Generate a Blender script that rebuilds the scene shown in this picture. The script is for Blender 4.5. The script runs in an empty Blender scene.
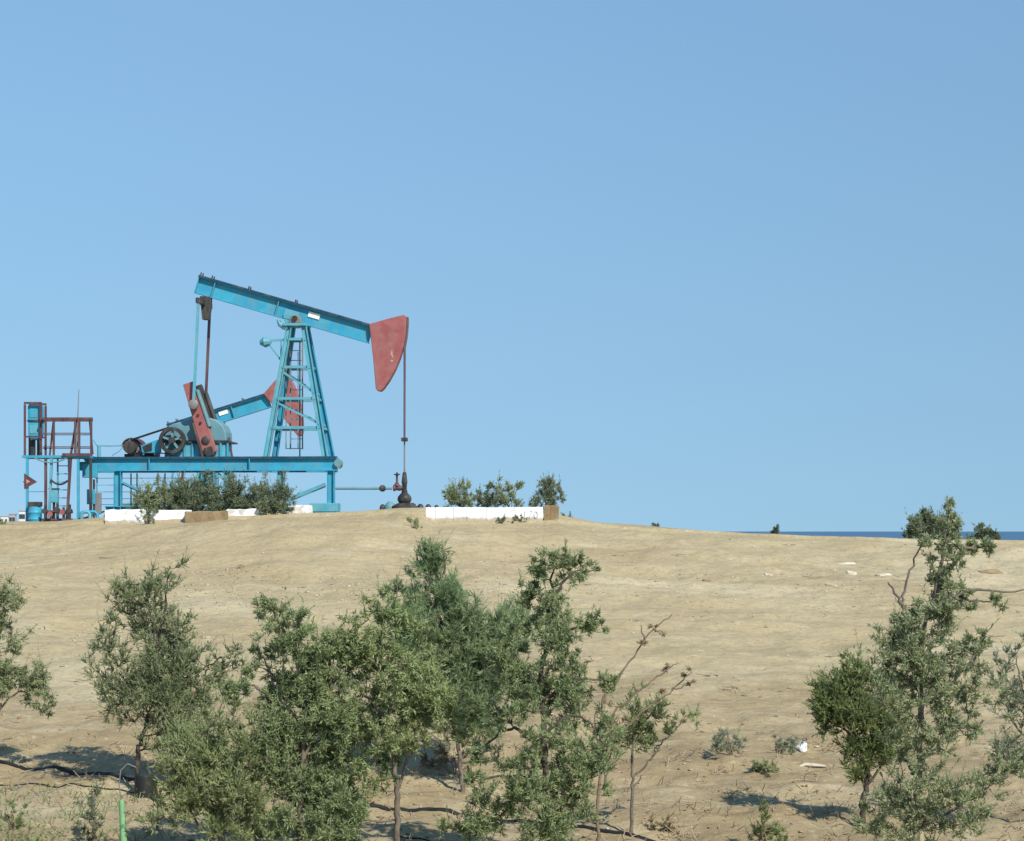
import bpy, math, random
import numpy as np
from mathutils import Vector, Matrix

random.seed(7)
RNG = np.random.default_rng(7)
R = math.radians

# ------------------------------------------------------------------ camera
F = 2000.0          # focal length in pixels
EYE = 4.5           # eye height (the photograph is taken from a raised road)
HOR = 531.0         # row of the horizon
scene = bpy.context.scene
col = scene.collection
cam = bpy.data.cameras.new('camera')
cam.sensor_fit = 'HORIZONTAL'
cam.sensor_width = 36.0
cam.lens = F * 36.0 / 1024.0
cam.shift_y = (HOR - 420.5) / 1024.0
cam.clip_start = 0.2
cam.clip_end = 90000
camo = bpy.data.objects.new('camera', cam)
camo.location = (0, 0, EYE)
camo.rotation_euler = (R(90), 0, 0)
col.objects.link(camo)
scene.camera = camo

# ------------------------------------------------------------------ sky, sun, exposure
SUN_EL, SUN_AZ = R(42), R(146)      # azimuth clockwise from +Y: behind the camera, to the right
w = bpy.data.worlds.new('World')
scene.world = w
w.use_nodes = True
nt = w.node_tree
nt.nodes.clear()
sky = nt.nodes.new('ShaderNodeTexSky')
sky.sky_type = 'NISHITA'
sky.sun_disc = False
sky.sun_elevation = SUN_EL
sky.sun_rotation = SUN_AZ
sky.air_density = 1.6
sky.dust_density = 0.0
sky.ozone_density = 9.0
sky.altitude = 0
bg = nt.nodes.new('ShaderNodeBackground')
bg.inputs['Strength'].default_value = 0.088
wo = nt.nodes.new('ShaderNodeOutputWorld')
# clear dry air: the blue keeps almost down to the horizon all the way round
tcw = nt.nodes.new('ShaderNodeTexCoord')
mpw = nt.nodes.new('ShaderNodeMapping'); mpw.vector_type = 'POINT'
mpw.inputs['Location'].default_value = (0, 0, 0.16)
mpw.inputs['Scale'].default_value = (1, 1, 0.36)
nt.links.new(tcw.outputs['Generated'], mpw.inputs['Vector'])
nt.links.new(mpw.outputs['Vector'], sky.inputs['Vector'])
nt.links.new(sky.outputs[0], bg.inputs[0])
nt.links.new(bg.outputs[0], wo.inputs[0])

sl = bpy.data.lights.new('sun', 'SUN')
sl.energy = 4.0
sl.angle = R(0.53)
sl.color = (1.0, 0.95, 0.86)
so = bpy.data.objects.new('sun', sl)
sd = Vector((math.sin(SUN_AZ) * math.cos(SUN_EL), math.cos(SUN_AZ) * math.cos(SUN_EL), math.sin(SUN_EL)))
so.rotation_euler = sd.to_track_quat('Z', 'Y').to_euler()
so.location = (30, -30, 40)
col.objects.link(so)
vs = scene.view_settings
vs.view_transform = 'Standard'
vs.look = 'None'
vs.gamma = 1.0
vs.exposure = 0.45

# ------------------------------------------------------------------ helpers
def X(px, d): return (px - 512.0) / F * d
def Z(py, d): return EYE + (HOR - py) / F * d
def W(px, py, d): return np.array((X(px, d), d, Z(py, d)))

def tag(o, label=None, cat=None, group=None, kind=None):
    if label: o['label'] = label
    if cat: o['category'] = cat
    if group: o['group'] = group
    if kind: o['kind'] = kind
    return o

def empty(name, loc, rz=0.0):
    o = bpy.data.objects.new(name, None)
    o.location = loc
    o.rotation_euler = (0, 0, rz)
    o.empty_display_size = 0.3
    col.objects.link(o)
    return o

class MB:
    """collects shapes, builds ONE mesh object"""
    def __init__(s): s.v = []; s.f = []
    def add(s, vs_, fs):
        o = len(s.v)
        s.v.extend([tuple(map(float, p)) for p in vs_])
        s.f.extend([tuple(i + o for i in f) for f in fs])
        return s
    def box(s, x0, x1, y0, y1, z0, z1):
        return s.add([(x0,y0,z0),(x1,y0,z0),(x1,y1,z0),(x0,y1,z0),(x0,y0,z1),(x1,y0,z1),(x1,y1,z1),(x0,y1,z1)],
                     [(0,3,2,1),(4,5,6,7),(0,1,5,4),(1,2,6,5),(2,3,7,6),(3,0,4,7)])
    def frame(s, p0, p1, up=(0,0,1)):
        p0 = Vector(p0); p1 = Vector(p1)
        t = (p1 - p0); L = t.length; t.normalize()
        u = Vector(up)
        if abs(t.dot(u)) > 0.98: u = Vector((0, 1, 0))
        sdv = t.cross(u).normalized(); upv = sdv.cross(t).normalized()
        return p0, p1, t, sdv, upv, L
    def prof(s, p0, p1, poly, up=(0,0,1)):
        """extrude a closed profile [(side, up)] from p0 to p1"""
        p0, p1, t, a, b, L = s.frame(p0, p1, up)
        n = len(poly)
        vv = [p0 + a*q[0] + b*q[1] for q in poly] + [p1 + a*q[0] + b*q[1] for q in poly]
        ff = [(i, (i+1) % n, n + (i+1) % n, n + i) for i in range(n)]
        ff += [tuple(range(n-1, -1, -1)), tuple(range(n, 2*n))]
        return s.add(vv, ff)
    def bar(s, p0, p1, w_, h_, up=(0,0,1)):
        return s.prof(p0, p1, [(-w_/2,-h_/2),(w_/2,-h_/2),(w_/2,h_/2),(-w_/2,h_/2)], up)
    def ibeam(s, p0, p1, h, w_, tf=0.03, tw=0.02, up=(0,0,1)):
        a, b, c = w_/2, h/2, tw/2
        P = [(-a,-b),(a,-b),(a,-b+tf),(c,-b+tf),(c,b-tf),(a,b-tf),(a,b),(-a,b),(-a,b-tf),(-c,b-tf),(-c,-b+tf),(-a,-b+tf)]
        return s.prof(p0, p1, P, up)
    def rod(s, p0, p1, r0, r1=None, n=8):
        r1 = r0 if r1 is None else r1
        p0, p1, t, a, b, L = s.frame(p0, p1)
        an = [2*math.pi*i/n for i in range(n)]
        vv = [p0 + (a*math.cos(q) + b*math.sin(q))*r0 for q in an] + [p1 + (a*math.cos(q) + b*math.sin(q))*r1 for q in an]
        ff = [(i, (i+1) % n, n + (i+1) % n, n + i) for i in range(n)]
        ff += [tuple(range(n-1, -1, -1)), tuple(range(n, 2*n))]
        return s.add(vv, ff)
    def lathe(s, p0, axis, rings, n=16):
        """rings: [(distance along axis, radius)]"""
        p0 = Vector(p0); t = Vector(axis).normalized()
        u = Vector((0,0,1)) if abs(t.z) < .9 else Vector((1,0,0))
        a = t.cross(u).normalized(); b = a.cross(t)
        vv = []
        for (h, r) in rings:
            for i in range(n):
                q = 2*math.pi*i/n
                vv.append(p0 + t*h + (a*math.cos(q) + b*math.sin(q))*r)
        ff = []
        for k in range(len(rings)-1):
            for i in range(n):
                j = (i+1) % n
                ff.append((k*n+i, k*n+j, (k+1)*n+j, (k+1)*n+i))
        ff += [tuple(range(n-1, -1, -1)), tuple(range((len(rings)-1)*n, len(rings)*n))]
        return s.add(vv, ff)
    def prism(s, pts, y0, y1):
        """polygon [(x,z)] extruded along y"""
        n = len(pts)
        vv = [(p[0], y0, p[1]) for p in pts] + [(p[0], y1, p[1]) for p in pts]
        ff = [(i, (i+1) % n, n + (i+1) % n, n + i) for i in range(n)]
        ff += [tuple(range(n-1, -1, -1)), tuple(range(n, 2*n))]
        return s.add(vv, ff)
    def tube(s, pts, rad, n=6):
        """smooth tube along a polyline; rad a number or one per point"""
        P = [Vector(p) for p in pts]
        rr = rad if hasattr(rad, '__len__') else [rad]*len(P)
        vv = []; a = None
        for i, p in enumerate(P):
            t = (P[min(i+1, len(P)-1)] - P[max(i-1, 0)]).normalized()
            if a is None:
                u = Vector((0,1,0)) if abs(t.y) < .9 else Vector((1,0,0))
                a = t.cross(u).normalized()
            a = (a - t*a.dot(t)).normalized(); b = t.cross(a)
            for k in range(n):
                q = 2*math.pi*k/n
                vv.append(p + (a*math.cos(q) + b*math.sin(q))*rr[i])
        ff = []
        for i in range(len(P)-1):
            for k in range(n):
                j = (k+1) % n
                ff.append((i*n+k, i*n+j, (i+1)*n+j, (i+1)*n+k))
        ff += [tuple(range(n-1, -1, -1)), tuple(range((len(P)-1)*n, len(P)*n))]
        return s.add(vv, ff)
    def build(s, name, mat, parent=None, smooth=False, bevel=0.0):
        me = bpy.data.meshes.new(name)
        me.from_pydata(s.v, [], s.f)
        me.update()
        import bmesh
        bm = bmesh.new(); bm.from_mesh(me)
        bmesh.ops.recalc_face_normals(bm, faces=bm.faces)
        bm.to_mesh(me); bm.free()
        o = bpy.data.objects.new(name, me)
        me.materials.append(mat)
        col.objects.link(o)
        o.parent = parent
        if smooth:
            me.polygons.foreach_set('use_smooth', [True]*len(me.polygons))
            md = o.modifiers.new('edges', 'EDGE_SPLIT'); md.split_angle = R(40)
        if bevel > 0:
            b = o.modifiers.new('bevel', 'BEVEL'); b.width = bevel; b.segments = 2; b.limit_method = 'ANGLE'
        return o

def mesh_np(name, verts, quads, mat, parent=None, smooth=False):
    me = bpy.data.meshes.new(name)
    nv = len(verts); nf = len(quads); k = quads.shape[1]
    me.vertices.add(nv); me.vertices.foreach_set('co', np.ascontiguousarray(verts, dtype=np.float32).ravel())
    me.loops.add(nf*k); me.loops.foreach_set('vertex_index', np.ascontiguousarray(quads, dtype=np.int32).ravel())
    me.polygons.add(nf)
    me.polygons.foreach_set('loop_start', np.arange(0, nf*k, k, dtype=np.int32))
    me.polygons.foreach_set('loop_total', np.full(nf, k, dtype=np.int32))
    me.update(calc_edges=True)
    if smooth: me.polygons.foreach_set('use_smooth', np.ones(nf, dtype=bool))
    me.materials.append(mat)
    o = bpy.data.objects.new(name, me)
    col.objects.link(o)
    o.parent = parent
    return o

# ---- materials
def new_mat(name):
    m = bpy.data.materials.new(name); m.use_nodes = True
    n = m.node_tree; n.nodes.clear()
    out = n.nodes.new('ShaderNodeOutputMaterial')
    b = n.nodes.new('ShaderNodeBsdfPrincipled')
    n.links.new(b.outputs[0], out.inputs[0])
    return m, n, b, out

def N(n, t, **kw):
    x = n.nodes.new(t)
    for k, v in kw.items():
        if k.startswith('_'): setattr(x, k[1:], v)
        else: x.inputs[k].default_value = v
    return x

def noise(n, vec, scale, detail=4, rough=0.55):
    t = N(n, 'ShaderNodeTexNoise', Scale=scale, Detail=detail, Roughness=rough, Distortion=0.5)
    if vec is not None: n.links.new(vec, t.inputs['Vector'])
    return t.outputs['Fac']

def ramp(n, fac, stops):
    r = n.nodes.new('ShaderNodeValToRGB')
    e = r.color_ramp.elements
    e[0].position, e[0].color = stops[0][0], (*stops[0][1], 1)
    e[1].position, e[1].color = stops[-1][0], (*stops[-1][1], 1)
    for p, c in stops[1:-1]:
        k = e.new(p); k.color = (*c, 1)
    n.links.new(fac, r.inputs[0])
    return r.outputs[0]

def mix(n, fac, a, b, mode='MIX'):
    m = n.nodes.new('ShaderNodeMix'); m.data_type = 'RGBA'; m.blend_type = mode
    for sock, v in ((m.inputs[0], fac), (m.inputs[6], a), (m.inputs[7], b)):
        if hasattr(v, 'is_linked') or hasattr(v, 'links'): n.links.new(v, sock)
        elif isinstance(v, (int, float)): sock.default_value = v
        else: sock.default_value = (*v, 1)
    return m.outputs[2]

def g(v): return (v, v, v)

def paint(name, base, worn, rust=(0.10, 0.055, 0.035), amount=0.5, rough=0.55, scale=3.0):
    """old painted steel: sun-faded patches, rust spots, run-down streaks"""
    m, n, b, out = new_mat(name)
    tc = n.nodes.new('ShaderNodeTexCoord')
    geo = n.nodes.new('ShaderNodeNewGeometry')
    mp = N(n, 'ShaderNodeMapping'); mp.inputs['Scale'].default_value = (1, 1, 0.25)
    n.links.new(geo.outputs['Position'], mp.inputs[0])
    f1 = noise(n, geo.outputs['Position'], scale, 5)
    c = mix(n, ramp(n, f1, [(0.35, g(0)), (0.7, g(1))]), base, worn)
    f2 = noise(n, mp.outputs[0], scale*4.0, 6, 0.65)
    lo = 0.74 - 0.2*amount
    c = mix(n, ramp(n, f2, [(lo, g(0)), (lo+0.07, g(1))]), c, rust)
    f3 = noise(n, mp.outputs[0], scale*1.7, 5, 0.6)
    c = mix(n, ramp(n, f3, [(0.45, g(0)), (0.8, g(0.45))]), c, (0.22, 0.19, 0.14))
    n.links.new(c, b.inputs['Base Color'])
    b.inputs['Roughness'].default_value = rough
    b.inputs['Specular IOR Level'].default_value = 0.3
    bp = N(n, 'ShaderNodeBump', Strength=0.15, Distance=0.02)
    n.links.new(f2, bp.inputs['Height']); n.links.new(bp.outputs[0], b.inputs['Normal'])
    return m

def leafmat(name, c0, c1, c2, trans=0.34):
    m, n, b, out = new_mat(name)
    geo = n.nodes.new('ShaderNodeNewGeometry')
    f = noise(n, geo.outputs['Position'], 4.5, 3)
    a = mix(n, ramp(n, f, [(0.38, g(0)), (0.62, g(1))]), (c0[0]*0.58, c0[1]*0.64, c0[2]*0.56), (c1[0]*1.15, c1[1]*1.22, c1[2]*1.05))
    f2 = noise(n, geo.outputs['Position'], 1.3, 2)
    a = mix(n, ramp(n, f2, [(0.4, g(0)), (0.62, g(0.55))]), a, tuple(q*w_ for q, w_ in zip(c2, (1.0, 0.98, 0.85))))
    r = ramp(n, geo.outputs['Random Per Island'], [(0.0, g(0)), (0.6, g(0.25)), (1.0, g(1))])
    a = mix(n, r, a, c2)
    n.links.new(a, b.inputs['Base Color'])
    b.inputs['Roughness'].default_value = 0.8
    b.inputs['Specular IOR Level'].default_value = 0.08
    tr = n.nodes.new('ShaderNodeBsdfTranslucent'); n.links.new(a, tr.inputs[0])
    ms = n.nodes.new('ShaderNodeMixShader'); ms.inputs[0].default_value = trans
    n.links.new(b.outputs[0], ms.inputs[1]); n.links.new(tr.outputs[0], ms.inputs[2])
    n.links.new(ms.outputs[0], out.inputs[0])
    return m

def plain(name, c0, c1, rough=0.8, scale=6.0, bump=0.3, dist=0.02):
    m, n, b, out = new_mat(name)
    geo = n.nodes.new('ShaderNodeNewGeometry')
    f = noise(n, geo.outputs['Position'], scale, 6, 0.6)
    n.links.new(ramp(n, f, [(0.3, c0), (0.7, c1)]), b.inputs['Base Color'])
    b.inputs['Roughness'].default_value = rough
    b.inputs['Specular IOR Level'].default_value = 0.25
    bp = N(n, 'ShaderNodeBump', Strength=bump, Distance=dist)
    n.links.new(f, bp.inputs['Height']); n.links.new(bp.outputs[0], b.inputs['Normal'])
    return m

M = {}
M['blue'] = paint('blue_paint', (0.026, 0.275, 0.42), (0.05, 0.345, 0.47), amount=0.32)
M['teal'] = paint('faded_teal_paint', (0.065, 0.30, 0.39), (0.13, 0.37, 0.43), amount=0.4)
M['grey_teal'] = paint('grey_green_casing', (0.095, 0.24, 0.29), (0.16, 0.29, 0.31), amount=0.55)
M['red'] = paint('red_paint', (0.27, 0.075, 0.072), (0.34, 0.12, 0.115), amount=0.28)
M['navy'] = paint('dark_navy_paint', (0.012, 0.04, 0.085), (0.02, 0.06, 0.11), amount=0.4)  # dark navy tone for the top edges of the girders and walking beam
M['darkred'] = paint('dark_red_paint', (0.075, 0.034, 0.042), (0.11, 0.05, 0.055), amount=0.5)
M['dark'] = paint('oily_steel', (0.022, 0.022, 0.024), (0.045, 0.04, 0.038), amount=0.6, rough=0.5)
M['steel'] = paint('bare_steel', (0.16, 0.16, 0.16), (0.23, 0.22, 0.2), amount=0.6, rough=0.45)
M['purple'] = paint('rusty_cable', (0.09, 0.06, 0.085), (0.13, 0.08, 0.09), amount=0.4)
M['white_paint'] = plain('white_marking', (0.7, 0.7, 0.66), (0.82, 0.82, 0.8), 0.6, 4, 0.1)
M['pale_mark'] = plain('pale_worn_marking', (0.42, 0.2, 0.18), (0.5, 0.3, 0.27), 0.7, 8, 0.1)
M['belt'] = plain('rubber', (0.012, 0.012, 0.013), (0.02, 0.02, 0.02), 0.7, 10, 0.1)
M['grey_mark'] = plain('grey_brush_mark', (0.55, 0.55, 0.54), (0.68, 0.68, 0.66), 0.8, 20, 0.1)
M['bark'] = plain('grey_brown_bark', (0.10, 0.082, 0.062), (0.21, 0.175, 0.135), 0.9, 14, 0.6)
M['bark_dark'] = plain('dark_bark', (0.05, 0.042, 0.033), (0.11, 0.09, 0.07), 0.9, 14, 0.6)
M['twig'] = plain('brown_twig', (0.15, 0.105, 0.07), (0.23, 0.17, 0.12), 0.9, 10, 0.3)

# ------------------------------------------------------------------ terrain shape
LIP = np.array([(-900,532),(-300,527),(0,525),(60,524),(100,521.5),(145,520.5),(225,517.5),(262,515.5),(310,513.5),(360,511),(400,508.5),
                (416,511),(434,519.5),(543,519.5),(560,518.5),(600,523),(650,527),(700,531),(750,534.3),(850,538),(1024,541),(1300,544),(2200,548)], float)
PLAT = np.array([(-900,531),(-300,525),(0,523),(60,522),(100,519),(145,515),(225,513),(262,513),(310,512.5),(360,510),(400,507.2),
                 (430,507.5),(540,509),(556,513.5),(600,523),(650,527),(700,532),(750,536),(850,539.5),(1024,543),(1300,547),(2200,552)], float)
LD = 57.6
lipX = X(LIP[:,0], LD); lipZ = Z(LIP[:,1], LD)
plX = X(PLAT[:,0], 59.5); plZ = Z(PLAT[:,1], 59.5)
PROF = np.array([(-60,2.6),(4,2.6),(7,2.4),(13,0.25),(22,0.22),(27,0.32),(31,0.50),(35,0.93),(38,1.32),(45,2.36),(52,3.58),(56,4.5),(LD,4.82)], float)

def lattice(seed, n=256):
    return np.random.default_rng(seed).random((n, n)).astype(np.float32)
LAT = [lattice(s) for s in range(20, 28)]
def vnoise(x, y, k=0):
    L = LAT[k % 8]; n = L.shape[0]
    xi = np.floor(x).astype(int); yi = np.floor(y).astype(int)
    fx = x - xi; fy = y - yi
    fx = fx*fx*(3-2*fx); fy = fy*fy*(3-2*fy)
    a = L[xi % n, yi % n]; b = L[(xi+1) % n, yi % n]; c = L[xi % n, (yi+1) % n]; d = L[(xi+1) % n, (yi+1) % n]
    return (a*(1-fx)+b*fx)*(1-fy) + (c*(1-fx)+d*fx)*fy - 0.5
def fbm(x, y, k=0, o=4):
    s = 0; a = 1.0
    for i in range(o):
        s = s + a*vnoise(x*2**i + 17.3*i, y*2**i + 9.1*i, k+i); a *= 0.5
    return s
def sstep(a, b, x):
    t = np.clip((x-a)/(b-a), 0, 1); return t*t*(3-2*t)

def terrain(x, y, detail=True):
    x = np.asarray(x, float); y = np.asarray(y, float)
    zp = np.interp(y, PROF[:,0], PROF[:,1])
    zp = (zp + np.interp(y-1.2, PROF[:,0], PROF[:,1]) + np.interp(y+1.2, PROF[:,0], PROF[:,1]))/3
    zl = np.interp(x, lipX, lipZ)
    zs = sum(np.interp(x+q, lipX, lipZ) for q in (-2.4,-1.6,-.8,0,.8,1.6,2.4))/7
    zl = zs + (zl-zs)*sstep(55.5, 57.4, y)
    zpl = np.interp(x, plX, plZ)
    k = np.where(y > 27, (zl-0.3)/(4.82-0.3), 1.0)
    k = 1 + (k-1)*sstep(27, 50, y)
    z = 0.3 + (zp-0.3)*k
    z = np.where(y > LD, zl, z)
    z = z + (zpl - z)*sstep(58.1, 58.9, y)
    # behind the pad the land falls away towards the shore
    z = z - np.clip(y-67, 0, 25)*0.133*sstep(67, 74, y) - np.clip(y-92, 0, 300)*0.02
    land = -2.0 + 0*x
    shore = -14.0*sstep(350, 900, y + 0.6*x)
    z = np.where(y > 300, np.minimum(z, land) + shore, z)
    z = np.maximum(z, -16)
    if detail:
        fade = sstep(6, 20, y)*(1 - 0.75*sstep(56, 58, y))*(1-sstep(90, 140, y))
        z = z + fade*(0.26*fbm(x*0.13, y*0.2, 0, 3) + 0.15*fbm(x*0.5, y*0.7, 2, 4))
        # lightly terraced, washed-out layers that run across the slope
        q = y*0.55 + 1.6*fbm(x*0.06, y*0.1, 4, 3)
        z = z + fade*0.055*(np.abs((q % 1.0)-0.5)*2 - 0.5)*(0.4+1.2*(vnoise(x*0.2, y*0.4, 6)+0.5))
        z = z + fade*0.06*fbm(x*1.3, y*1.7, 5, 3)*(0.5+1.2*(vnoise(x*.15, y*.3, 1)+.5))
        rough = 0.5 + 1.0*sstep(40, 33, y)
        z = z + fade*rough*0.045*fbm(x*2.8, y*2.9, 3, 3)
    return z

def ground_px(px, py):
    """point where the ray through a pixel meets the ground"""
    ds = np.arange(14, 75, 0.05)
    zz = Z(py, ds)
    tz = terrain(X(px, ds), ds)
    hit = np.nonzero(zz <= tz)[0]
    d = ds[hit[0]] if len(hit) else 60.0
    return np.array((X(px, d), d, float(terrain(X(px, d), d))))

def axis_grid(c0, c1, step, far, gr=1.18):
    a = list(np.arange(c0, c1, step))
    s = step; p = a[-1]
    while p < far[1]: s = min(s*gr, 3000); p += s; a.append(p)
    s = step; p = c0; left = []
    while p > far[0]: s = min(s*gr, 3000); p -= s; left.append(p)
    return np.array(left[::-1] + a)

gx = axis_grid(-17.5, 17.5, 0.085, (-9000, 9000))
gy = axis_grid(22.0, 61.5, 0.085, (-80, 7000))
GX, GY = np.meshgrid(gx, gy, indexing='ij')
GZ = terrain(GX, GY)
nx, ny = GX.shape
idx = np.arange(nx*ny).reshape(nx, ny)
quads = np.stack([idx[:-1,:-1].ravel(), idx[1:,:-1].ravel(), idx[1:,1:].ravel(), idx[:-1,1:].ravel()], 1)

m, n, b, out = new_mat('sandy_soil')
geo = n.nodes.new('ShaderNodeNewGeometry')
P = geo.outputs['Position']
mp = N(n, 'ShaderNodeMapping'); mp.inputs['Scale'].default_value = (0.6, 1.0, 1.0)
n.links.new(P, mp.inputs[0])
f_big = noise(n, P, 0.12, 4)
f_lay = noise(n, mp.outputs[0], 0.9, 6, 0.62)
f_fine = noise(n, P, 7.0, 6, 0.7)
f_spk = noise(n, mp.outputs[0], 9.0, 3, 0.6)
c = ramp(n, f_lay, [(0.28, (0.294, 0.235, 0.135)), (0.5, (0.369, 0.303, 0.177)), (0.68, (0.428, 0.361, 0.220)), (0.8, (0.503, 0.434, 0.285))])
c = mix(n, ramp(n, f_big, [(0.4, g(0)), (0.62, g(0.55))]), c, (0.391, 0.313, 0.181))
# browner, more organic soil on the flat where the trees were planted
sx = n.nodes.new('ShaderNodeSeparateXYZ'); n.links.new(P, sx.inputs[0])
ad = N(n, 'ShaderNodeMath', _operation='MULTIPLY_ADD'); n.links.new(noise(n, mp.outputs[0], 0.35, 4), ad.inputs[0])
ad.inputs[1].default_value = 9.0; n.links.new(sx.outputs[1], ad.inputs[2])
mr = N(n, 'ShaderNodeMapRange'); n.links.new(ad.outputs[0], mr.inputs[0])
mr.inputs[1].default_value = 44.2; mr.inputs[2].default_value = 42.6; mr.inputs[3].default_value = 0.0; mr.inputs[4].default_value = 0.62
soil = ramp(n, f_lay, [(0.3, (0.165, 0.115, 0.058)), (0.5, (0.285, 0.215, 0.118)), (0.7, (0.385, 0.31, 0.19))])
c = mix(n, mr.outputs[0], c, soil)
f_patch = noise(n, mp.outputs[0], 0.33, 5, 0.6)
c = mix(n, ramp(n, f_patch, [(0.54, g(0)), (0.70, g(0.5))]), c, (0.503, 0.439, 0.299))
c = mix(n, ramp(n, f_patch, [(0.32, g(0.4)), (0.46, g(0))]), c, (0.27, 0.205, 0.115))
c = mix(n, ramp(n, f_fine, [(0.3, g(0.55)), (0.5, g(0.0)), (1.0, g(0.0))]), c, (0.20, 0.145, 0.085))
c = mix(n, ramp(n, f_spk, [(0.60, g(0)), (0.72, g(0.55))]), c, (0.52, 0.455, 0.345))
n.links.new(c, b.inputs['Base Color'])
b.inputs['Roughness'].default_value = 0.95
b.inputs['Specular IOR Level'].default_value = 0.1
bp = N(n, 'ShaderNodeBump', Strength=0.55, Distance=0.05)
n.links.new(f_fine, bp.inputs['Height'])
bp2 = N(n, 'ShaderNodeBump', Strength=0.5, Distance=0.10)
n.links.new(noise(n, mp.outputs[0], 4.0, 4), bp2.inputs['Height']); n.links.new(bp.outputs[0], bp2.inputs['Normal'])
n.links.new(bp2.outputs[0], b.inputs['Normal'])
M['sand'] = m
ground = mesh_np('ground', np.stack([GX.ravel(), GY.ravel(), GZ.ravel()], 1), quads, M['sand'], smooth=True)
tag(ground, 'dry tan sandy slope rising to a low flat-topped mound', kind='structure')

# sea
m, n, b, out = new_mat('sea_water')
geo = n.nodes.new('ShaderNodeNewGeometry')
b.inputs['Base Color'].default_value = (0.028, 0.088, 0.165, 1)
b.inputs['Roughness'].default_value = 0.35
b.inputs['Specular IOR Level'].default_value = 0.2
bp = N(n, 'ShaderNodeBump', Strength=0.6, Distance=1.0)
n.links.new(noise(n, geo.outputs['Position'], 0.08, 4), bp.inputs['Height']); n.links.new(bp.outputs[0], b.inputs['Normal'])
M['sea'] = m
sea = MB().add([(-60000, 300, -13), (60000, 300, -13), (60000, 70000, -13), (-60000, 70000, -13)], [(0,1,2,3)]).build('sea', m)
tag(sea, 'narrow band of dark blue sea on the horizon', kind='structure')

# ------------------------------------------------------------------ pump jacks
S = 32.8
TH = R(4.0)
def PL(px, py, v=0.0):
    """pump-local point for a pixel of the photograph; v = metres behind the pump's centre plane"""
    c_, s_ = math.cos(TH), math.sin(TH)
    t = (px - 512.0)/F
    x = (t*(61.0 + v*c_) - X(300.0, 61.0) - v*s_) / (c_ + t*s_)
    return Vector((x, v, (513.0 - py)/S))

def beam_pts(poly, ang):
    """pump-local (x,z) of points given in the beam's own frame around the pivot"""
    piv = PL(297, 319); ca, sa = math.cos(ang), math.sin(ang)
    return [(piv.x + p[0]*ca - p[1]*sa, piv.z + p[0]*sa + p[1]*ca) for p in poly]

A1 = -math.atan2(51, 174)            # the near beam dips towards the horse head
def to_beam(px, py):
    """photo pixel -> coordinates in the beam's own frame (near pump)"""
    piv = PL(297, 319); q = PL(px, py)
    dx, dz = q.x - piv.x, q.z - piv.z
    ca, sa = math.cos(-A1), math.sin(-A1)
    return (dx*ca - dz*sa, dx*sa + dz*ca)

HEAD = [to_beam(*q) for q in [(370,325),(388,320),(405,316),(407,318),(407,326),(406,337),(404,348),(400.5,359),(396,370),(390,381),(384,389.5),(381,392),(378,391.5),(376.5,389),(374,360)]]

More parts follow.
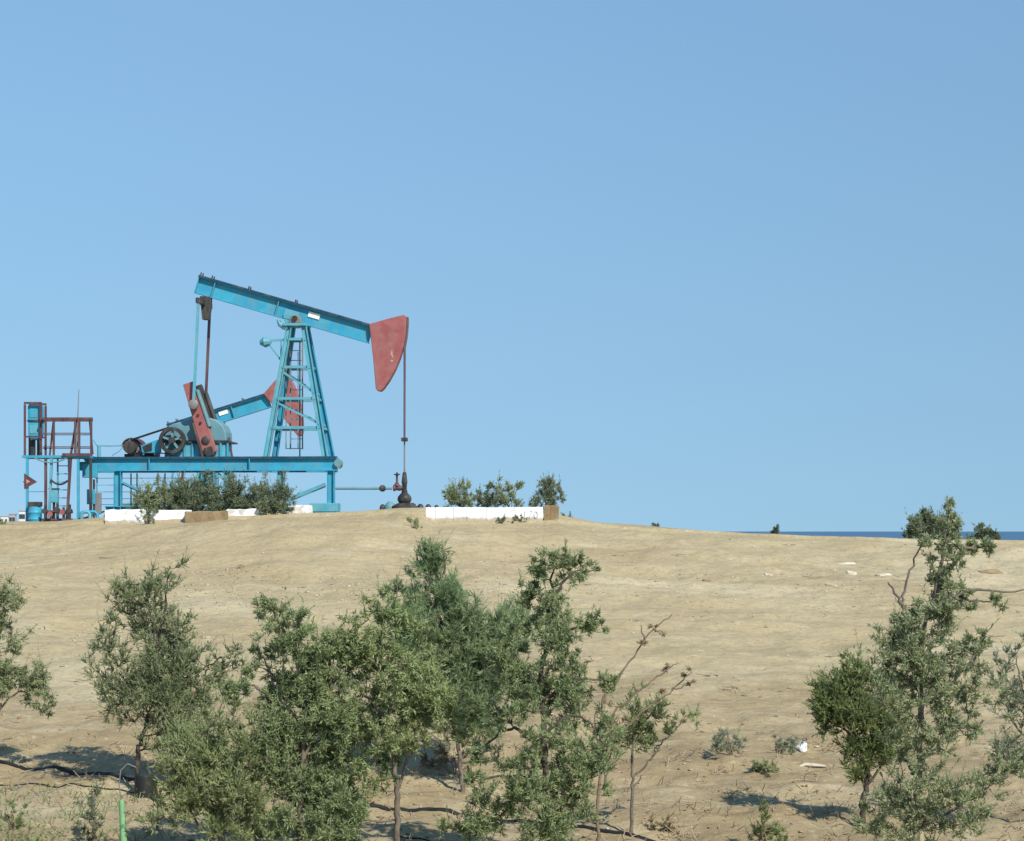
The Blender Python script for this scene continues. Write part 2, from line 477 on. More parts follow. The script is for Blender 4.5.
def build_pump(root, ang, crank_dir=None, near=True, tail=None, head=1.0):
    P2 = lambda q: beam_pts([q], ang)[0]
    bt, bl = M['blue'], M['teal']
    HV = 0.78
    # base girders, posts, skids
    for v in (-HV, HV):
        gd = MB().ibeam(PL(85,465,v), PL(337,465,v), 0.40, 0.24, 0.03, 0.03).build('girder', bt, root)
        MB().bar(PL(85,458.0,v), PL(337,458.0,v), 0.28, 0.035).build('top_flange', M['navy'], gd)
        for px in (150,250):
            c0 = PL(px, 465, v)
            MB().box(c0.x-0.012, c0.x+0.012, v-0.118, v+0.118, c0.z-0.17, c0.z+0.17).build('web_stiffener', bt, gd)
        MB().rod(PL(338.5,464,v)+Vector((0,-0.12,0)), PL(338.5,464,v)+Vector((0,0.12,0)), 0.12, n=14).build('end_roller', M['grey_teal'], gd)
        for px in (118, 211, 228, 281, 331):
            a = PL(px, 471.9, v); c1 = PL(px, 510, v)
            MB().ibeam(c1, a, 0.22, 0.22, 0.02, 0.02, up=(1,0,0)).build('base_post', bt if px in (118, 331) else bl, root)
        MB().ibeam(PL(106,509.5,v), PL(336,509.5,v), 0.2, 0.24, 0.025, 0.025).build('skid', bt, root)
        MB().bar(PL(325,485,v), PL(288,500,v), 0.1, 0.1).build('brace', bl, root)
        MB().bar(PL(121,482,v), PL(160,500,v), 0.06, 0.06).build('brace', bl, root)
    if near:
        a = PL(310,503.5,-HV); c1 = PL(338,512,-HV)
        MB().box(a.x, c1.x, -HV-0.14, -HV+0.5, c1.z, a.z).build('foot_box', bl, root, bevel=0.015)
    for px in (88, 118, 160, 211, 250, 300, 331):
        c0 = PL(px, 466)
        MB().box(c0.x-0.09, c0.x+0.09, -HV+0.02, HV-0.02, c0.z-0.14, c0.z+0.12).build('cross_beam', bt, root)
    if near:
        c0 = PL(90, 471, -HV-0.16)
        MB().box(c0.x-0.22, c0.x+0.24, -HV-0.24, -HV-0.135, c0.z-0.22, c0.z+0.2).build('junction_box', bt, root, bevel=0.015)
    # deck plate under the drive
    a = PL(125,458); c1 = PL(248,458)
    MB().box(a.x, c1.x, -HV+0.14, HV-0.14, a.z-0.04, a.z+0.01).build('deck_plate', bl, root)
    # samson post
    tops = {}
    for sx_, tx, bx_ in ((-1, 289.5, 266), (1, 303.5, 325)):
        for v0, v1 in ((-0.28, -0.70), (0.28, 0.70)):
            t = PL(tx, 326, v0); bb = PL(bx_, 458.2, v1)
            # keep the same outline for the far pair: mirror the near pair's x
            t.x = PL(tx, 326, -0.28).x; bb.x = PL(bx_, 458.2, -0.70).x
            tops[(sx_, v0 > 0)] = (t, bb)
            MB().ibeam(bb, t, 0.17, 0.16, 0.02, 0.02, up=(1,0,0)).build('post_leg', bl if v0 < 0 else bt, root)
            MB().box(bb.x-0.2, bb.x+0.2, v1-0.16, v1+0.16, bb.z-0.02, bb.z+0.02).build('foot_plate', bt, root)
    def leg(sx_, far, py):
        t, bb = tops[(sx_, far)]
        z = (513.0-py)/S; k = (z-bb.z)/(t.z-bb.z)
        return bb + (t-bb)*k
    for far in (False, True):
        for py in (340, 368, 399.5, 428.5):
            MB().bar(leg(-1,far,py), leg(1,far,py), 0.07, 0.08).build('post_rung', bl, root)
        MB().bar(leg(-1,far,372), leg(1,far,394), 0.05, 0.06).build('post_brace', bl, root)
        MB().bar(leg(-1,far,403), leg(1,far,425), 0.05, 0.06).build('post_brace', bl, root)
    for sx_ in (-1, 1):
        for py in (368, 399.5, 428.5):
            MB().bar(leg(sx_,False,py), leg(sx_,True,py), 0.07, 0.08).build('post_rung', bl, root)
    c0 = PL(297, 326)
    MB().box(c0.x-0.36, c0.x+0.36, -0.42, 0.42, c0.z-0.03, c0.z+0.05).build('cap_plate', bl, root, bevel=0.01)
    MB().prism([(c0.x-0.2,c0.z+0.05),(c0.x+0.22,c0.z+0.05),(c0.x+0.14,c0.z+0.3),(c0.x-0.12,c0.z+0.3)], -0.36, -0.2).build('bearing_block', M['steel'], root, bevel=0.02)
    MB().prism([(c0.x-0.2,c0.z+0.05),(c0.x+0.22,c0.z+0.05),(c0.x+0.14,c0.z+0.3),(c0.x-0.12,c0.z+0.3)], 0.2, 0.36).build('bearing_block', M['steel'], root, bevel=0.02)
    MB().rod((c0.x,-0.42,c0.z+0.2), (c0.x,0.42,c0.z+0.2), 0.08, n=12).build('pivot_shaft', M['dark'], root, smooth=True)
    # ladder in the middle of the post
    lad = MB()
    vl = 0.2
    xl, xr = PL(290.5, 400, vl).x, PL(302.5, 400, vl).x
    zt, zb = (513-341)/S, (513-449)/S
    for xx in (xl, xr):
        lad.bar((xx, vl, zb), (xx, vl, zt), 0.035, 0.05)
        lad.bar((xx-0.08, vl-0.32, zb), (xx-0.08, vl-0.32, (513-352)/S), 0.025, 0.025)
    lad.bar((xl-0.08, vl-0.32, zb+0.01), (xr-0.08, vl-0.32, zb+0.01), 0.025, 0.025)
    lad = lad.build('ladder', M['steel'] if near else bl, root)
    k = zb
    while k < zt:
        MB().rod((xl, vl, k+0.02), (xr, vl, k+0.02), 0.014, n=6).build('rung', bl, lad)
        k += 0.3
    MB().rod((xr-0.1, vl+0.1, zb-0.3), (xr-0.1, vl+0.1, zt), 0.02, n=6).build('brake_cable', M['dark'], root)
    # lamp bracket and hook on the post
    if near:
        p = PL(284, 340.5, -0.3)
        q = PL(266, 341.5, -0.3)
        br = MB().bar(p, q, 0.06, 0.07).bar(PL(268,344,-0.3), PL(281,361,-0.3), 0.05, 0.05).bar(PL(281,341,-0.3), PL(281,360,-0.3), 0.04, 0.04).build('lamp_bracket', bl, root)
        MB().lathe(PL(271,342,-0.3), (-1,0,-0.12), [(0,0.06),(0.05,0.13),(0.2,0.17),(0.34,0.07)], 10).build('lamp_shade', bl, br)
        MB().tube([PL(288,329,-0.3), PL(284,328,-0.3), PL(280,325,-0.3), PL(278,321,-0.3), PL(281,322,-0.3)], [0.07,0.08,0.08,0.05,0.03], 8).build('hook', bl, root, smooth=True)
    # walking beam
    L0 = to_beam(197, 284); L1 = to_beam(371, 335.5)
    zc = (L0[1]+L1[1])/2
    if tail: L0 = (-tail, L0[1])
    hb = 0.52
    pa, pb = P2((L0[0], zc)), P2((L1[0], zc))
    wb = MB().ibeam((pa[0],0,pa[1]), (pb[0],0,pb[1]), hb, 0.26, 0.03, 0.03).build('walking_beam', bt, root)
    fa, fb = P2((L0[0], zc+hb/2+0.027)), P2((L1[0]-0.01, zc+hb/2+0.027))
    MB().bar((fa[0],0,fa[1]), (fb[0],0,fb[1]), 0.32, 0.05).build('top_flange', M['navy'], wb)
    for s_ in (0.02, 0.55, 2.6):
        q0 = P2((L0[0]+s_, zc-hb/2+0.04)); q1 = P2((L0[0]+s_, zc+hb/2-0.04))
        MB().bar((q0[0],0,q0[1]), (q1[0],0,q1[1]), 0.24, 0.025, up=(1,0,0)).build('web_plate', bt, wb)
    for s_ in (0.06, 0.42, 1.6, 3.1):
        q0 = P2((L0[0]+s_, zc+hb/2+0.05)); q1 = P2((L0[0]+s_, zc+hb/2+0.14))
        for v in (-0.13, 0.13):
            MB().rod((q0[0],v,q0[1]), (q1[0],v,q1[1]), 0.022, n=6).build('bolt', M['dark'], wb)
    # saddle under the beam
    qa, qb = to_beam(285,313), to_beam(309,320)
    poly = beam_pts([(-0.36, zc-hb/2-0.005), (0.4, zc-hb/2-0.005), (0.3, zc-hb/2-0.12), (-0.26, zc-hb/2-0.12)], ang)
    MB().prism(poly, -0.3, 0.3).build('saddle', bl, root, bevel=0.01)
    for v in (-0.2,):
        q = [(-0.38, zc-hb/2+0.02), (0.05, zc-hb/2+0.02), (0.05, zc+0.05), (-0.38, zc+0.05)]
        MB().prism(beam_pts(q, ang), v-0.005, v+0.02).build('saddle_plate', bl, root)
    # maker's plate
    q = [(0.30, zc+0.01), (0.66, zc+0.01), (0.66, zc+0.17), (0.30, zc+0.17)]
    MB().prism(beam_pts(q, ang), -0.045, -0.02).build('name_plate', M['white_paint'], wb)
    # horse head
    hp = beam_pts([(HEAD[0][0]+(q[0]-HEAD[0][0])*head, HEAD[0][1]+(q[1]-HEAD[0][1])*head) for q in HEAD], ang)
    hh = MB().prism(hp, -0.20, 0.20).build('horsehead', M['red'], root, bevel=0.02)
    cxh = sum(p[0] for p in hp)/len(hp); czh = sum(p[1] for p in hp)/len(hp)
    if near:
        # worn pale emblem
        ex, ez = cxh+0.04, czh-0.02
        for (qx, qz, rx_, rz_) in ((0.0,0.05,.045,.10),(0.03,-0.06,.03,.05),(0.01,-0.2,.05,.035)):
            sm = [(ex+qx+rx_*math.cos(t)*random.uniform(.5,1.1), ez+qz+rz_*math.sin(t)*random.uniform(.6,1.1)) for t in [k_*math.pi/5 for k_ in range(10)]]
            MB().prism(sm, -0.2035, -0.2015).build('worn_mark', M['pale_mark'], hh)
    # bridle, carrier bar, polished rod
    if near:
        xw = PL(404.5, 440).x
        arc = [hp[i] for i in (3,4,5,6)]
        for v in (-0.1, 0.1):
            pts = [(p[0]+0.02, v, p[1]) for p in arc] + [(xw+0.005, v*0.7, hp[6][1]-0.6), (xw, v*0.5, (513-439)/S)]
            MB().tube(pts, 0.026, 6).build('bridle_cable', M['purple'], root)
        zz = (513-440)/S
        MB().box(xw-0.09, xw+0.09, -0.14, 0.14, zz-0.05, zz+0.06).build('carrier_bar', M['dark'], root, bevel=0.01)
        MB().rod((xw,0,(513-476)/S), (xw,0,zz), 0.024, n=8).build('polished_rod', M['steel'], root)
    # equalizer and pitman arms
    eq = to_beam(206, 296) if not tail else (-tail+0.3, 0)
    ea = P2((eq[0], zc-hb/2)); eb = P2((eq[0], zc-hb/2-0.22))
    shaft = PL(206.4, 441, -0.58); sh = (shaft.x, shaft.z)
    if crank_dir is None:
        # pitman length and crank radius fix where the pin is
        r, Lp = 1.13, 3.25
        dx, dz = eb[0]-sh[0], eb[1]-sh[1]; D = math.hypot(dx, dz)
        ca = (r*r + D*D - Lp*Lp)/(2*r*D); ca = max(-1, min(1, ca))
        base = math.atan2(dz, dx); cdir = base - math.acos(ca)
    else:
        cdir = crank_dir
    pin = (sh[0]+1.13*math.cos(cdir), sh[1]+1.13*math.sin(cdir))
    MB().prism([(ea[0]-0.17,ea[1]),(ea[0]+0.17,ea[1]),(ea[0]+0.16,ea[1]-0.35),(ea[0]+0.09,ea[1]-0.72),(ea[0]-0.1,ea[1]-0.72),(ea[0]-0.14,ea[1]-0.3)], -0.13, 0.13).build('equalizer_bearing', M['dark'], root, bevel=0.02)
    MB().bar((eb[0],-0.86,eb[1]), (eb[0],0.86,eb[1]), 0.14, 0.16).build('equalizer', M['dark'], root, bevel=0.01)
    VP = 0.80
    for v, mt in ((-VP, bl), (VP, M['darkred'])):
        a0 = Vector((pin[0], v, pin[1])); a1 = Vector((eb[0], v, eb[1]-0.02))
        pm = MB().bar(a0, a1, 0.08, 0.065).build('pitman_arm', mt, root)
        MB().lathe(a0+Vector((0,-0.08,0)), (0,1,0), [(0,0.12),(0.02,0.15),(0.14,0.15),(0.16,0.12)], 14).build('pin_bearing', M['steel'], pm, smooth=True)
    # cranks with counterweights
    ux, uz = math.cos(cdir), math.sin(cdir); nx_, nz_ = -uz, ux
    def cp(a, s_): return (sh[0]+a*ux+s_*nx_, sh[1]+a*uz+s_*nz_)
    for v in (-1, 1):
        y0 = v*0.58
        mc = M['red'] if v < 0 else M['dark']
        ck = MB().prism([cp(1.83,-0.16), cp(1.83,0.16), cp(-0.42,0.22), cp(-0.42,-0.22)], y0-0.07, y0+0.07).build('crank', mc, root, bevel=0.02)
        MB().prism([cp(0.62,0.18), cp(0.62,0.27), cp(-0.5,0.29), cp(-0.5,0.215)], y0-0.13, y0+0.13).build('counterweight', M['dark'], ck, bevel=0.03)
        MB().prism([cp(1.55,-0.16), cp(1.55,-0.25), cp(0.35,-0.28), cp(0.35,-0.185)], y0-0.11, y0+0.11).build('counterweight', M['grey_teal'] if v < 0 else M['dark'], ck, bevel=0.03)
        MB().prism([cp(-0.22,-0.13), cp(-0.22,0.13), cp(-0.5,0.13), cp(-0.5,-0.13)], y0-0.16, y0-0.06).build('clamp', M['dark'], ck, bevel=0.02)
        MB().lathe((sh[0], y0-0.12, sh[1]), (0,1,0), [(0,0.10),(0.02,0.13),(0.22,0.13),(0.24,0.1)], 14).build('hub', M['dark'], ck, smooth=True)
        for a in (0.55, 0.8):
            q = cp(a, 0.0)
            MB().rod((q[0], y0-0.1, q[1]), (q[0], y0+0.1, q[1]), 0.045, n=8).build('bolt', M['dark'], ck)
    MB().rod((sh[0],-0.6,sh[1]), (sh[0],0.6,sh[1]), 0.1, n=12).build('crank_shaft', M['dark'], root, smooth=True)
    # gearbox
    gp = [PL(*q) for q in [(165,441.5),(165,434),(169,428),(176,424),(186,421.5),(198,419),(210,417.5),(219,420),(226,426),(229,433),(229.5,441.5)]]
    up = MB().prism([(p.x, p.z) for p in gp], -0.44, 0.44).build('gearbox_cover', M['grey_teal'], root, bevel=0.04)
    a, c1 = PL(168,443), PL(229,458)
    MB().box(a.x, c1.x, -0.46, 0.46, c1.z+0.01, a.z-0.02).build('gearbox_case', bl, root, bevel=0.03)
    MB().box(a.x-0.06, c1.x+0.16, -0.52, 0.52, a.z-0.015, a.z+0.035).build('gearbox_flange', M['dark'], root)
    for px in (176,185,193,221,228):
        q = PL(px, 450, -0.46)
        MB().box(q.x-0.03, q.x+0.03, -0.52, -0.455, c1.z+0.012, a.z-0.022).build('gearbox_rib', bt, root)
    q = PL(231, 449)
    MB().bar((q.x, -0.3, q.z+0.35), (q.x+0.1, -0.3, c1.z+0.02), 0.05, 0.06).build('brake_lever', M['darkred'], root)
    # big sheave
    pc = PL(172.5, 441, -0.72)
    rg = MB(); nseg = 28; yy0, yy1 = -0.83, -0.63
    ro, ri = 0.40, 0.30
    vv = []; ff = []
    for i in range(nseg):
        t = 2*math.pi*i/nseg
        for (r_, y_) in ((ro,yy0),(ro,yy1),(ri,yy1),(ri,yy0)):
            vv.append((pc.x+r_*math.cos(t), y_, pc.z+r_*math.sin(t)))
    for i in range(nseg):
        j = (i+1) % nseg
        for k_ in range(4):
            l_ = (k_+1) % 4
            ff.append((i*4+k_, j*4+k_, j*4+l_, i*4+l_))
    rg.add(vv, ff)
    shv = rg.build('sheave', M['dark'], root, smooth=True)
    for i in range(5):
        t = 2*math.pi*i/5+0.3
        MB().bar((pc.x+0.06*math.cos(t), -0.73, pc.z+0.06*math.sin(t)), (pc.x+0.31*math.cos(t), -0.73, pc.z+0.31*math.sin(t)), 0.06, 0.07, up=(0,1,0)).build('spoke', M['grey_teal'], shv)
    MB().rod((pc.x,-0.86,pc.z), (pc.x,-0.4,pc.z), 0.1, n=12).build('sheave_hub', M['dark'], shv)
    # motor with fan cover
    mcx = PL(132.5, 447.5, -0.45)
    mo = MB().lathe((mcx.x,-0.55,mcx.z), (0,1,0), [(0,0.16),(0.02,0.235),(0.12,0.25),(0.7,0.25),(0.8,0.2)], 18).build('motor', M['steel'], root, smooth=True)
    MB().lathe((mcx.x,-0.585,mcx.z), (0,1,0), [(0,0.07),(0.03,0.11),(0.05,0.11)], 12).build('end_cap', M['darkred'], mo, smooth=True)
    gpts = []
    for i in range(13):
        t = R(10) + R(165)*i/12
        gpts.append((mcx.x+0.31*math.cos(t), mcx.z+0.29*math.sin(t)))
    for i in range(12, -1, -1):
        t = R(10) + R(165)*i/12
        gpts.append((mcx.x+0.28*math.cos(t), mcx.z+0.26*math.sin(t)))
    MB().prism(gpts, -0.6, 0.1).build('belt_guard', M['darkred'], mo)
    MB().box(mcx.x-0.24, mcx.x+0.24, -0.5, 0.3, (513-457.8)/S, mcx.z-0.2).build('motor_mount', M['dark'], mo)
    # belts
    MB().bar((mcx.x+0.02, -0.73, mcx.z+0.21), (pc.x-0.1, -0.73, pc.z+0.39), 0.14, 0.045).build('drive_belt', M['belt'], root)
    MB().bar((mcx.x+0.04, -0.73, mcx.z-0.18), (pc.x-0.08, -0.73, pc.z-0.395), 0.14, 0.03).build('drive_belt', M['belt'], root)
    MB().rod((mcx.x,-0.82,mcx.z), (mcx.x,-0.6,mcx.z), 0.2, n=14).build('motor_pulley', M['dark'], mo, smooth=True)
    bg_ = [PL(*q, -0.6) for q in ((141,446),(150,442.5),(161,439),(161,453),(152,455.5),(143,456))]
    MB().prism([(p.x, p.z) for p in bg_], -0.6, -0.56).build('belt_screen', bt, root)
    MB().prism([(p.x+0.06, p.z-0.02) for p in (bg_[0], bg_[1], PL(150,450,-0.6), PL(143,451,-0.6))], -0.63, -0.602).build('terminal_box', M['dark'], root)
    a = PL(143,449,0.0); c1 = PL(158,457,0.0)
    MB().box(a.x, c1.x, -0.4, 0.3, c1.z, a.z).build('slide_rail', bt, root, bevel=0.02)
    if near:
        q = PL(150,455.5,-0.6)
        MB().rod(q+Vector((-0.15,0,0)), q+Vector((0.13,0,0)), 0.075, n=8).build('tension_screw', M['dark'], root)
        # rail along the rear of the girder
        hr = MB().rod(PL(99,446,-0.8), PL(99,457.5,-0.8), 0.06, n=8)
        hr.tube([PL(93,440,-0.8), PL(97,446,-0.8), PL(110,446.5,-0.8), PL(124,446,-0.8), PL(130,440.5,-0.75)], 0.018, 6)
        hr.tube([PL(112,456,-0.8), PL(119,452,-0.8), PL(126,444,-0.8), PL(130,440,-0.75)], 0.012, 6)
        hr.build('cable_rail', M['teal'], root)
    # light mesh screen behind the base
    if near:
        sc = MB()
        for px in (97, 131, 137, 158, 165, 200):
            sc.rod(PL(px,472,0.95), PL(px,510,0.95), 0.022, n=6)
        for py in (477, 484, 491, 498, 504):
            sc.rod(PL(95,py,0.95), PL(200,py,0.95), 0.008, n=5)
        sc.build('screen_rail', M['teal'], root)

d1 = 61.0
pj = empty('pump_jack', (X(300, d1), d1, Z(513, d1)), -TH)
tag(pj, 'large blue pump jack with lowered red horsehead standing in front on the mound', 'pump jack', 'pump jacks on the mound')
build_pump(pj, A1, crank_dir=R(107.7), near=True)

d2 = 86.0
px2, py2 = 213.5, 422.5
K2 = 1.12
# pivot of the far pump: its ground follows from its height
pz = PL(297, 319).z
root2 = (X(px2, d2) + K2*(PL(300,319).x - PL(297,319).x), d2, Z(py2, d2) - K2*pz)
pj2 = empty('pump_jack', root2, -TH)
pj2.scale = (K2, K2, K2)
tag(pj2, 'farther blue pump jack, raised red horsehead seen through the front ladder frame', 'pump jack', 'pump jacks on the mound')
build_pump(pj2, R(17), near=False, tail=1.75, head=1.04)

# ------------------------------------------------------------------ wellhead and flow line
dw = 61.0 - 3.2*math.sin(TH)
wx, wz = X(404.5, dw), Z(507, dw)
wh = empty('wellhead', (wx, dw, wz-0.1))
tag(wh, 'dark rusty wellhead with valve wheel under the hanging rod of the front pump jack', 'wellhead')
zz0 = 0.1
pm = lambda px, py: ((px-404.5)/S, 0.0, zz0+(507-py)/S)
MB().lathe((0,0,-0.1), (0,0,1), [(0,0.42),(0.22,0.40),(0.3,0.25),(0.34,0.12)], 14).build('casing_base', M['dark'], wh, smooth=True)
MB().lathe((0,0,pm(0,504)[2]), (0,0,1), [(0,0.13),(0.05,0.18),(0.1,0.21),(0.18,0.215),(0.24,0.19),(0.3,0.13),(0.36,0.08)], 16).build('tubing_head', M['dark'], wh, smooth=True)
MB().lathe((0,0,pm(0,494)[2]), (0,0,1), [(0,0.09),(0.1,0.09),(0.12,0.07),(0.3,0.075),(0.33,0.09),(0.36,0.09),(0.62,0.06),(0.66,0.05)], 12).build('stuffing_box', M['dark'], wh, smooth=True)
q0, q1 = pm(393,488), pm(404,488)
vb = MB().lathe(q0, (1,0,0), [(0,0.07),(0.02,0.1),(0.06,0.1),(0.1,0.07),(0.2,0.09),(0.26,0.07),(0.3,0.07)], 12).build('valve_body', M['darkred'], wh, smooth=True)
c0 = pm(397, 486)
MB().lathe(c0, (0,0,1), [(0,0.11),(0.08,0.06),(0.12,0.035),(0.36,0.035),(0.42,0.02)], 10).build('valve_stem', M['darkred'], vb, smooth=True)
MB().lathe((c0[0],0,c0[2]+0.33), (0,0,1), [(0,0.07),(0.01,0.1),(0.03,0.1),(0.04,0.07)], 12).build('hand_wheel', M['dark'], vb, smooth=True)
for px, r_ in ((382,0.09),(390,0.17),(398,0.11),(412,0.13),(420,0.1),(428,0.09),(436,0.07)):
    q = pm(px, 507)
    MB().lathe((q[0], random.uniform(-.1,.4), q[2]-0.12), (0,0,1), [(0,r_),(0.1,r_*1.1),(0.12+r_*.6,r_*.8),(0.12+r_,r_*.3)], 9).build('flange_piece', M['dark'] if r_ < .16 else M['grey_teal'], wh, smooth=True)
fl = empty('flow_line', (X(336, d1), dw, Z(513, d1)))
tag(fl, 'thin blue-green flow pipe running from the wellhead to the pump base', 'pipe')
L = (393-336)/S
zf = (513-488.5)/S
MB().rod((0.0,0,zf), (L-0.02,0,zf), 0.045, n=10).build('pipe', M['grey_teal'], fl, smooth=True)
MB().lathe((L-0.4,0,zf), (1,0,0), [(0,0.05),(0.05,0.1),(0.14,0.1),(0.19,0.05)], 12).build('coupling', M['dark'], fl, smooth=True)

# ------------------------------------------------------------------ raised service platform on the left
dp = 60.3
SP = F/dp
def Q(px, py, v=0.0): return Vector(((px-60.0)/SP - v*(512-px)/F, v, (523-py)/SP))
pf = empty('service_platform', (X(60.7, dp), dp, Z(523, dp)))
tag(pf, 'raised steel platform with dark red railings left of the front pump jack', 'platform')
VD = 0.55
a = Q(25.5,456); c1 = Q(91,458.5)
MB().box(a.x, c1.x, -VD, VD, c1.z, a.z).build('deck', M['blue'], pf)
for v in (-VD+0.05, VD-0.05):
    for px, pyb, mt, lean in ((26.5,525,'blue',0),(45,508,'darkred',0),(51,523,'teal',-3),(70,523,'darkred',-4),(77.5,523,'blue',0),(90,523,'dark',0)):
        if v > 0 and px in (51, 70): continue
        MB().bar(Q(px+lean,max(pyb,523)+2,v), Q(px,458.5,v), 0.075, 0.075).build('leg', M[mt], pf)
    for px in (53, 74.5, 78.5, 90.5):
        MB().bar(Q(px,456,v), Q(px,419,v), 0.06, 0.06).build('rail_post', M['darkred'], pf)
    MB().bar(Q(42,419.5,v), Q(92,419.5,v), 0.07, 0.07).build('top_rail', M['darkred'], pf)
    for py in (434, 447.5):
        MB().rod(Q(42,py,v), Q(91,py,v), 0.016, n=6).build('mid_rail', M['darkred'], pf)
MB().bar(Q(49,456,-VD+0.12), Q(53,420,-VD+0.12), 0.05, 0.05).build('rail_brace', M['darkred'], pf)
MB().bar(Q(70,456,-VD+0.12), Q(76,420,-VD+0.12), 0.06, 0.06).build('rail_brace', M['darkred'], pf)
MB().bar(Q(89,421,-VD+0.12), Q(92,455,-VD+0.12), 0.05, 0.05).build('rail_brace', M['darkred'], pf)
for px in (42, 91):
    MB().bar(Q(px,419.5,-VD), Q(px,419.5,VD), 0.06, 0.06).build('top_rail', M['darkred'], pf)
MB().box(Q(66,456).x, Q(93,456).x, -VD-0.06, -VD, Q(0,457).z, Q(0,454).z).build('toe_plate', M['darkred'], pf)
MB().bar(Q(27,492,-VD+0.05), Q(45,492,-VD+0.05), 0.03, 0.03).build('cross_rail', M['blue'], pf)
# narrow stair with treads
st = MB().bar(Q(57,523,-0.15), Q(57,458.5,-0.15), 0.04, 0.07).bar(Q(68,523,-0.15), Q(68,458.5,-0.15), 0.04, 0.07).build('stair', M['teal'], pf)
for py in (466, 474, 482, 490, 498, 506, 514):
    MB().bar(Q(57,py,-0.15), Q(68,py,-0.15), 0.10, 0.025).build('tread', M['teal'], st)
# drooping cables
def sag(a, b_, s_, k=9):
    a = Vector(a); b_ = Vector(b_)
    return [a + (b_-a)*(i/(k-1)) - Vector((0,0,s_*4*(i/(k-1))*(1-i/(k-1)))) for i in range(k)]
MB().tube(sag(Q(34,458.6,-VD-0.03), Q(66,458.6,-VD-0.03), 0.14), 0.02, 6).build('cable', M['grey_teal'], pf)
MB().tube(sag(Q(50,480,-VD-0.03), Q(67,481,-VD-0.03), 0.13), 0.03, 6).build('cable', M['dark'], pf)
mast = MB().rod(Q(77,458,0.2), Q(77,420,0.2), 0.03, n=6).rod(Q(77,420,0.2), Q(78.2,389,0.2), 0.018, 0.012, n=6).build('mast', M['steel'], pf)

cab = empty('control_cabinet', (X(36, dp), dp, Z(456, dp)))
tag(cab, 'blue electrical cabinet standing on two legs on top of the railed platform', 'cabinet')
C = lambda px, py: ((px-35)/SP, (456-py)/SP)
a = C(28.2,405.6); c1 = C(41.6,421)
MB().box(a[0], c1[0], -0.2, 0.2, c1[1], a[1]).build('upper_box', M['blue'], cab, bevel=0.03)
pts = [C(28.8,421.8), C(41.3,421.8), C(41.3,435), C(38.5,440), C(31.5,440), C(28.8,435)]
MB().prism(pts, -0.22, 0.22).build('lower_box', M['blue'], cab, bevel=0.02)
a = C(28.6,422); c1 = C(41.6,420.6)
MB().box(a[0]-.02, c1[0]+.02, -0.25, 0.25, a[1], c1[1]).build('shelf', M['dark'], cab)
a = C(30.3,426); c1 = C(37.5,434)
MB().box(a[0], c1[0], -0.235, -0.222, c1[1], a[1]).build('door', M['teal'], cab, bevel=0.008)
a = C(30.3,408.5); c1 = C(37.5,418)
MB().box(a[0], c1[0], -0.215, -0.202, c1[1], a[1]).build('door', M['blue'], cab, bevel=0.008)
for px in (32, 38.5):
    q = C(px, 440)
    MB().box(q[0]-0.06, q[0]+0.06, -0.08, 0.08, 0, q[1]).build('leg', M['dark'], cab)
for px in (26.3, 42.3):
    q = C(px, 405)
    for v in (-0.3, 0.3):
        MB().box(q[0]-0.03, q[0]+0.03, v-0.03, v+0.03, 0, q[1]).build('frame_post', M['darkred'], cab)
for v in (-0.3, 0.3):
    q0, q1 = C(25.5, 404.6), C(43.0, 404.6)
    MB().box(q0[0], q1[0], v-0.035, v+0.035, q0[1], q0[1]+0.06).build('frame_top', M['darkred'], cab)
    q0, q1 = C(27, 438), C(42, 438)
    MB().box(q0[0], q1[0], v-0.02, v+0.02, q0[1], q0[1]+0.05).build('frame_bar', M['darkred'], cab)

sgn = empty('warning_sign', (X(34, dp), dp-VD+0.0, Z(489, dp)))
tag(sgn, 'small red triangular warning sign with pale centre hung under the platform', 'sign')
s_ = SP
MB().prism([(-0.16,-0.02),(0.23,0.2),(-0.16,0.46)], -0.03, -0.015).build('plate', M['darkred'], sgn)
MB().prism([(-0.09,0.15),(0.03,0.21),(-0.09,0.28)], -0.034, -0.031).build('symbol_panel', M['pale_mark'], sgn)
MB().rod((-0.2,0,0.2), (-0.1,0,0.2), 0.015, n=6).build('hanger', M['dark'], sgn)

bd = 59.6
bar_ = empty('drum', (X(35, bd), bd, Z(524, bd)))
tag(bar_, 'blue steel drum under the left corner of the platform', 'drum')
MB().lathe((0,0,-0.08), (0,0,1), [(0,0.2),(0.02,0.21),(0.2,0.2),(0.22,0.215),(0.24,0.2),(0.4,0.2),(0.42,0.215),(0.44,0.2),(0.58,0.2),(0.6,0.17)], 16).build('barrel', M['blue'], bar_, smooth=True)
MB().box(-0.19,0.19,-0.16,0.16,0.521,0.66).build('lid_box', M['dark'], bar_, bevel=0.02)
gb = empty('meter_box', (X(54, 59.9), 59.9, Z(522, 59.9)))
tag(gb, 'dull green meter box on a post among the pipes below the platform', 'meter box')
MB().box(-0.13,0.13,-0.1,0.1,0.58,0.98).build('box', M['teal'], gb, bevel=0.02)
MB().rod((0,0,-0.1),(0,0,0.6),0.04,n=8).build('post', M['dark'], gb)
MB().box(-0.15,0.15,-0.12,0.12,0.982,1.01).build('roof', M['dark'], gb)
mf = empty('valve_manifold', (X(63, 59.5), 59.5, Z(524, 59.5)))
tag(mf, 'tangle of rusty pipes and valves on the ground below the platform', 'pipes')
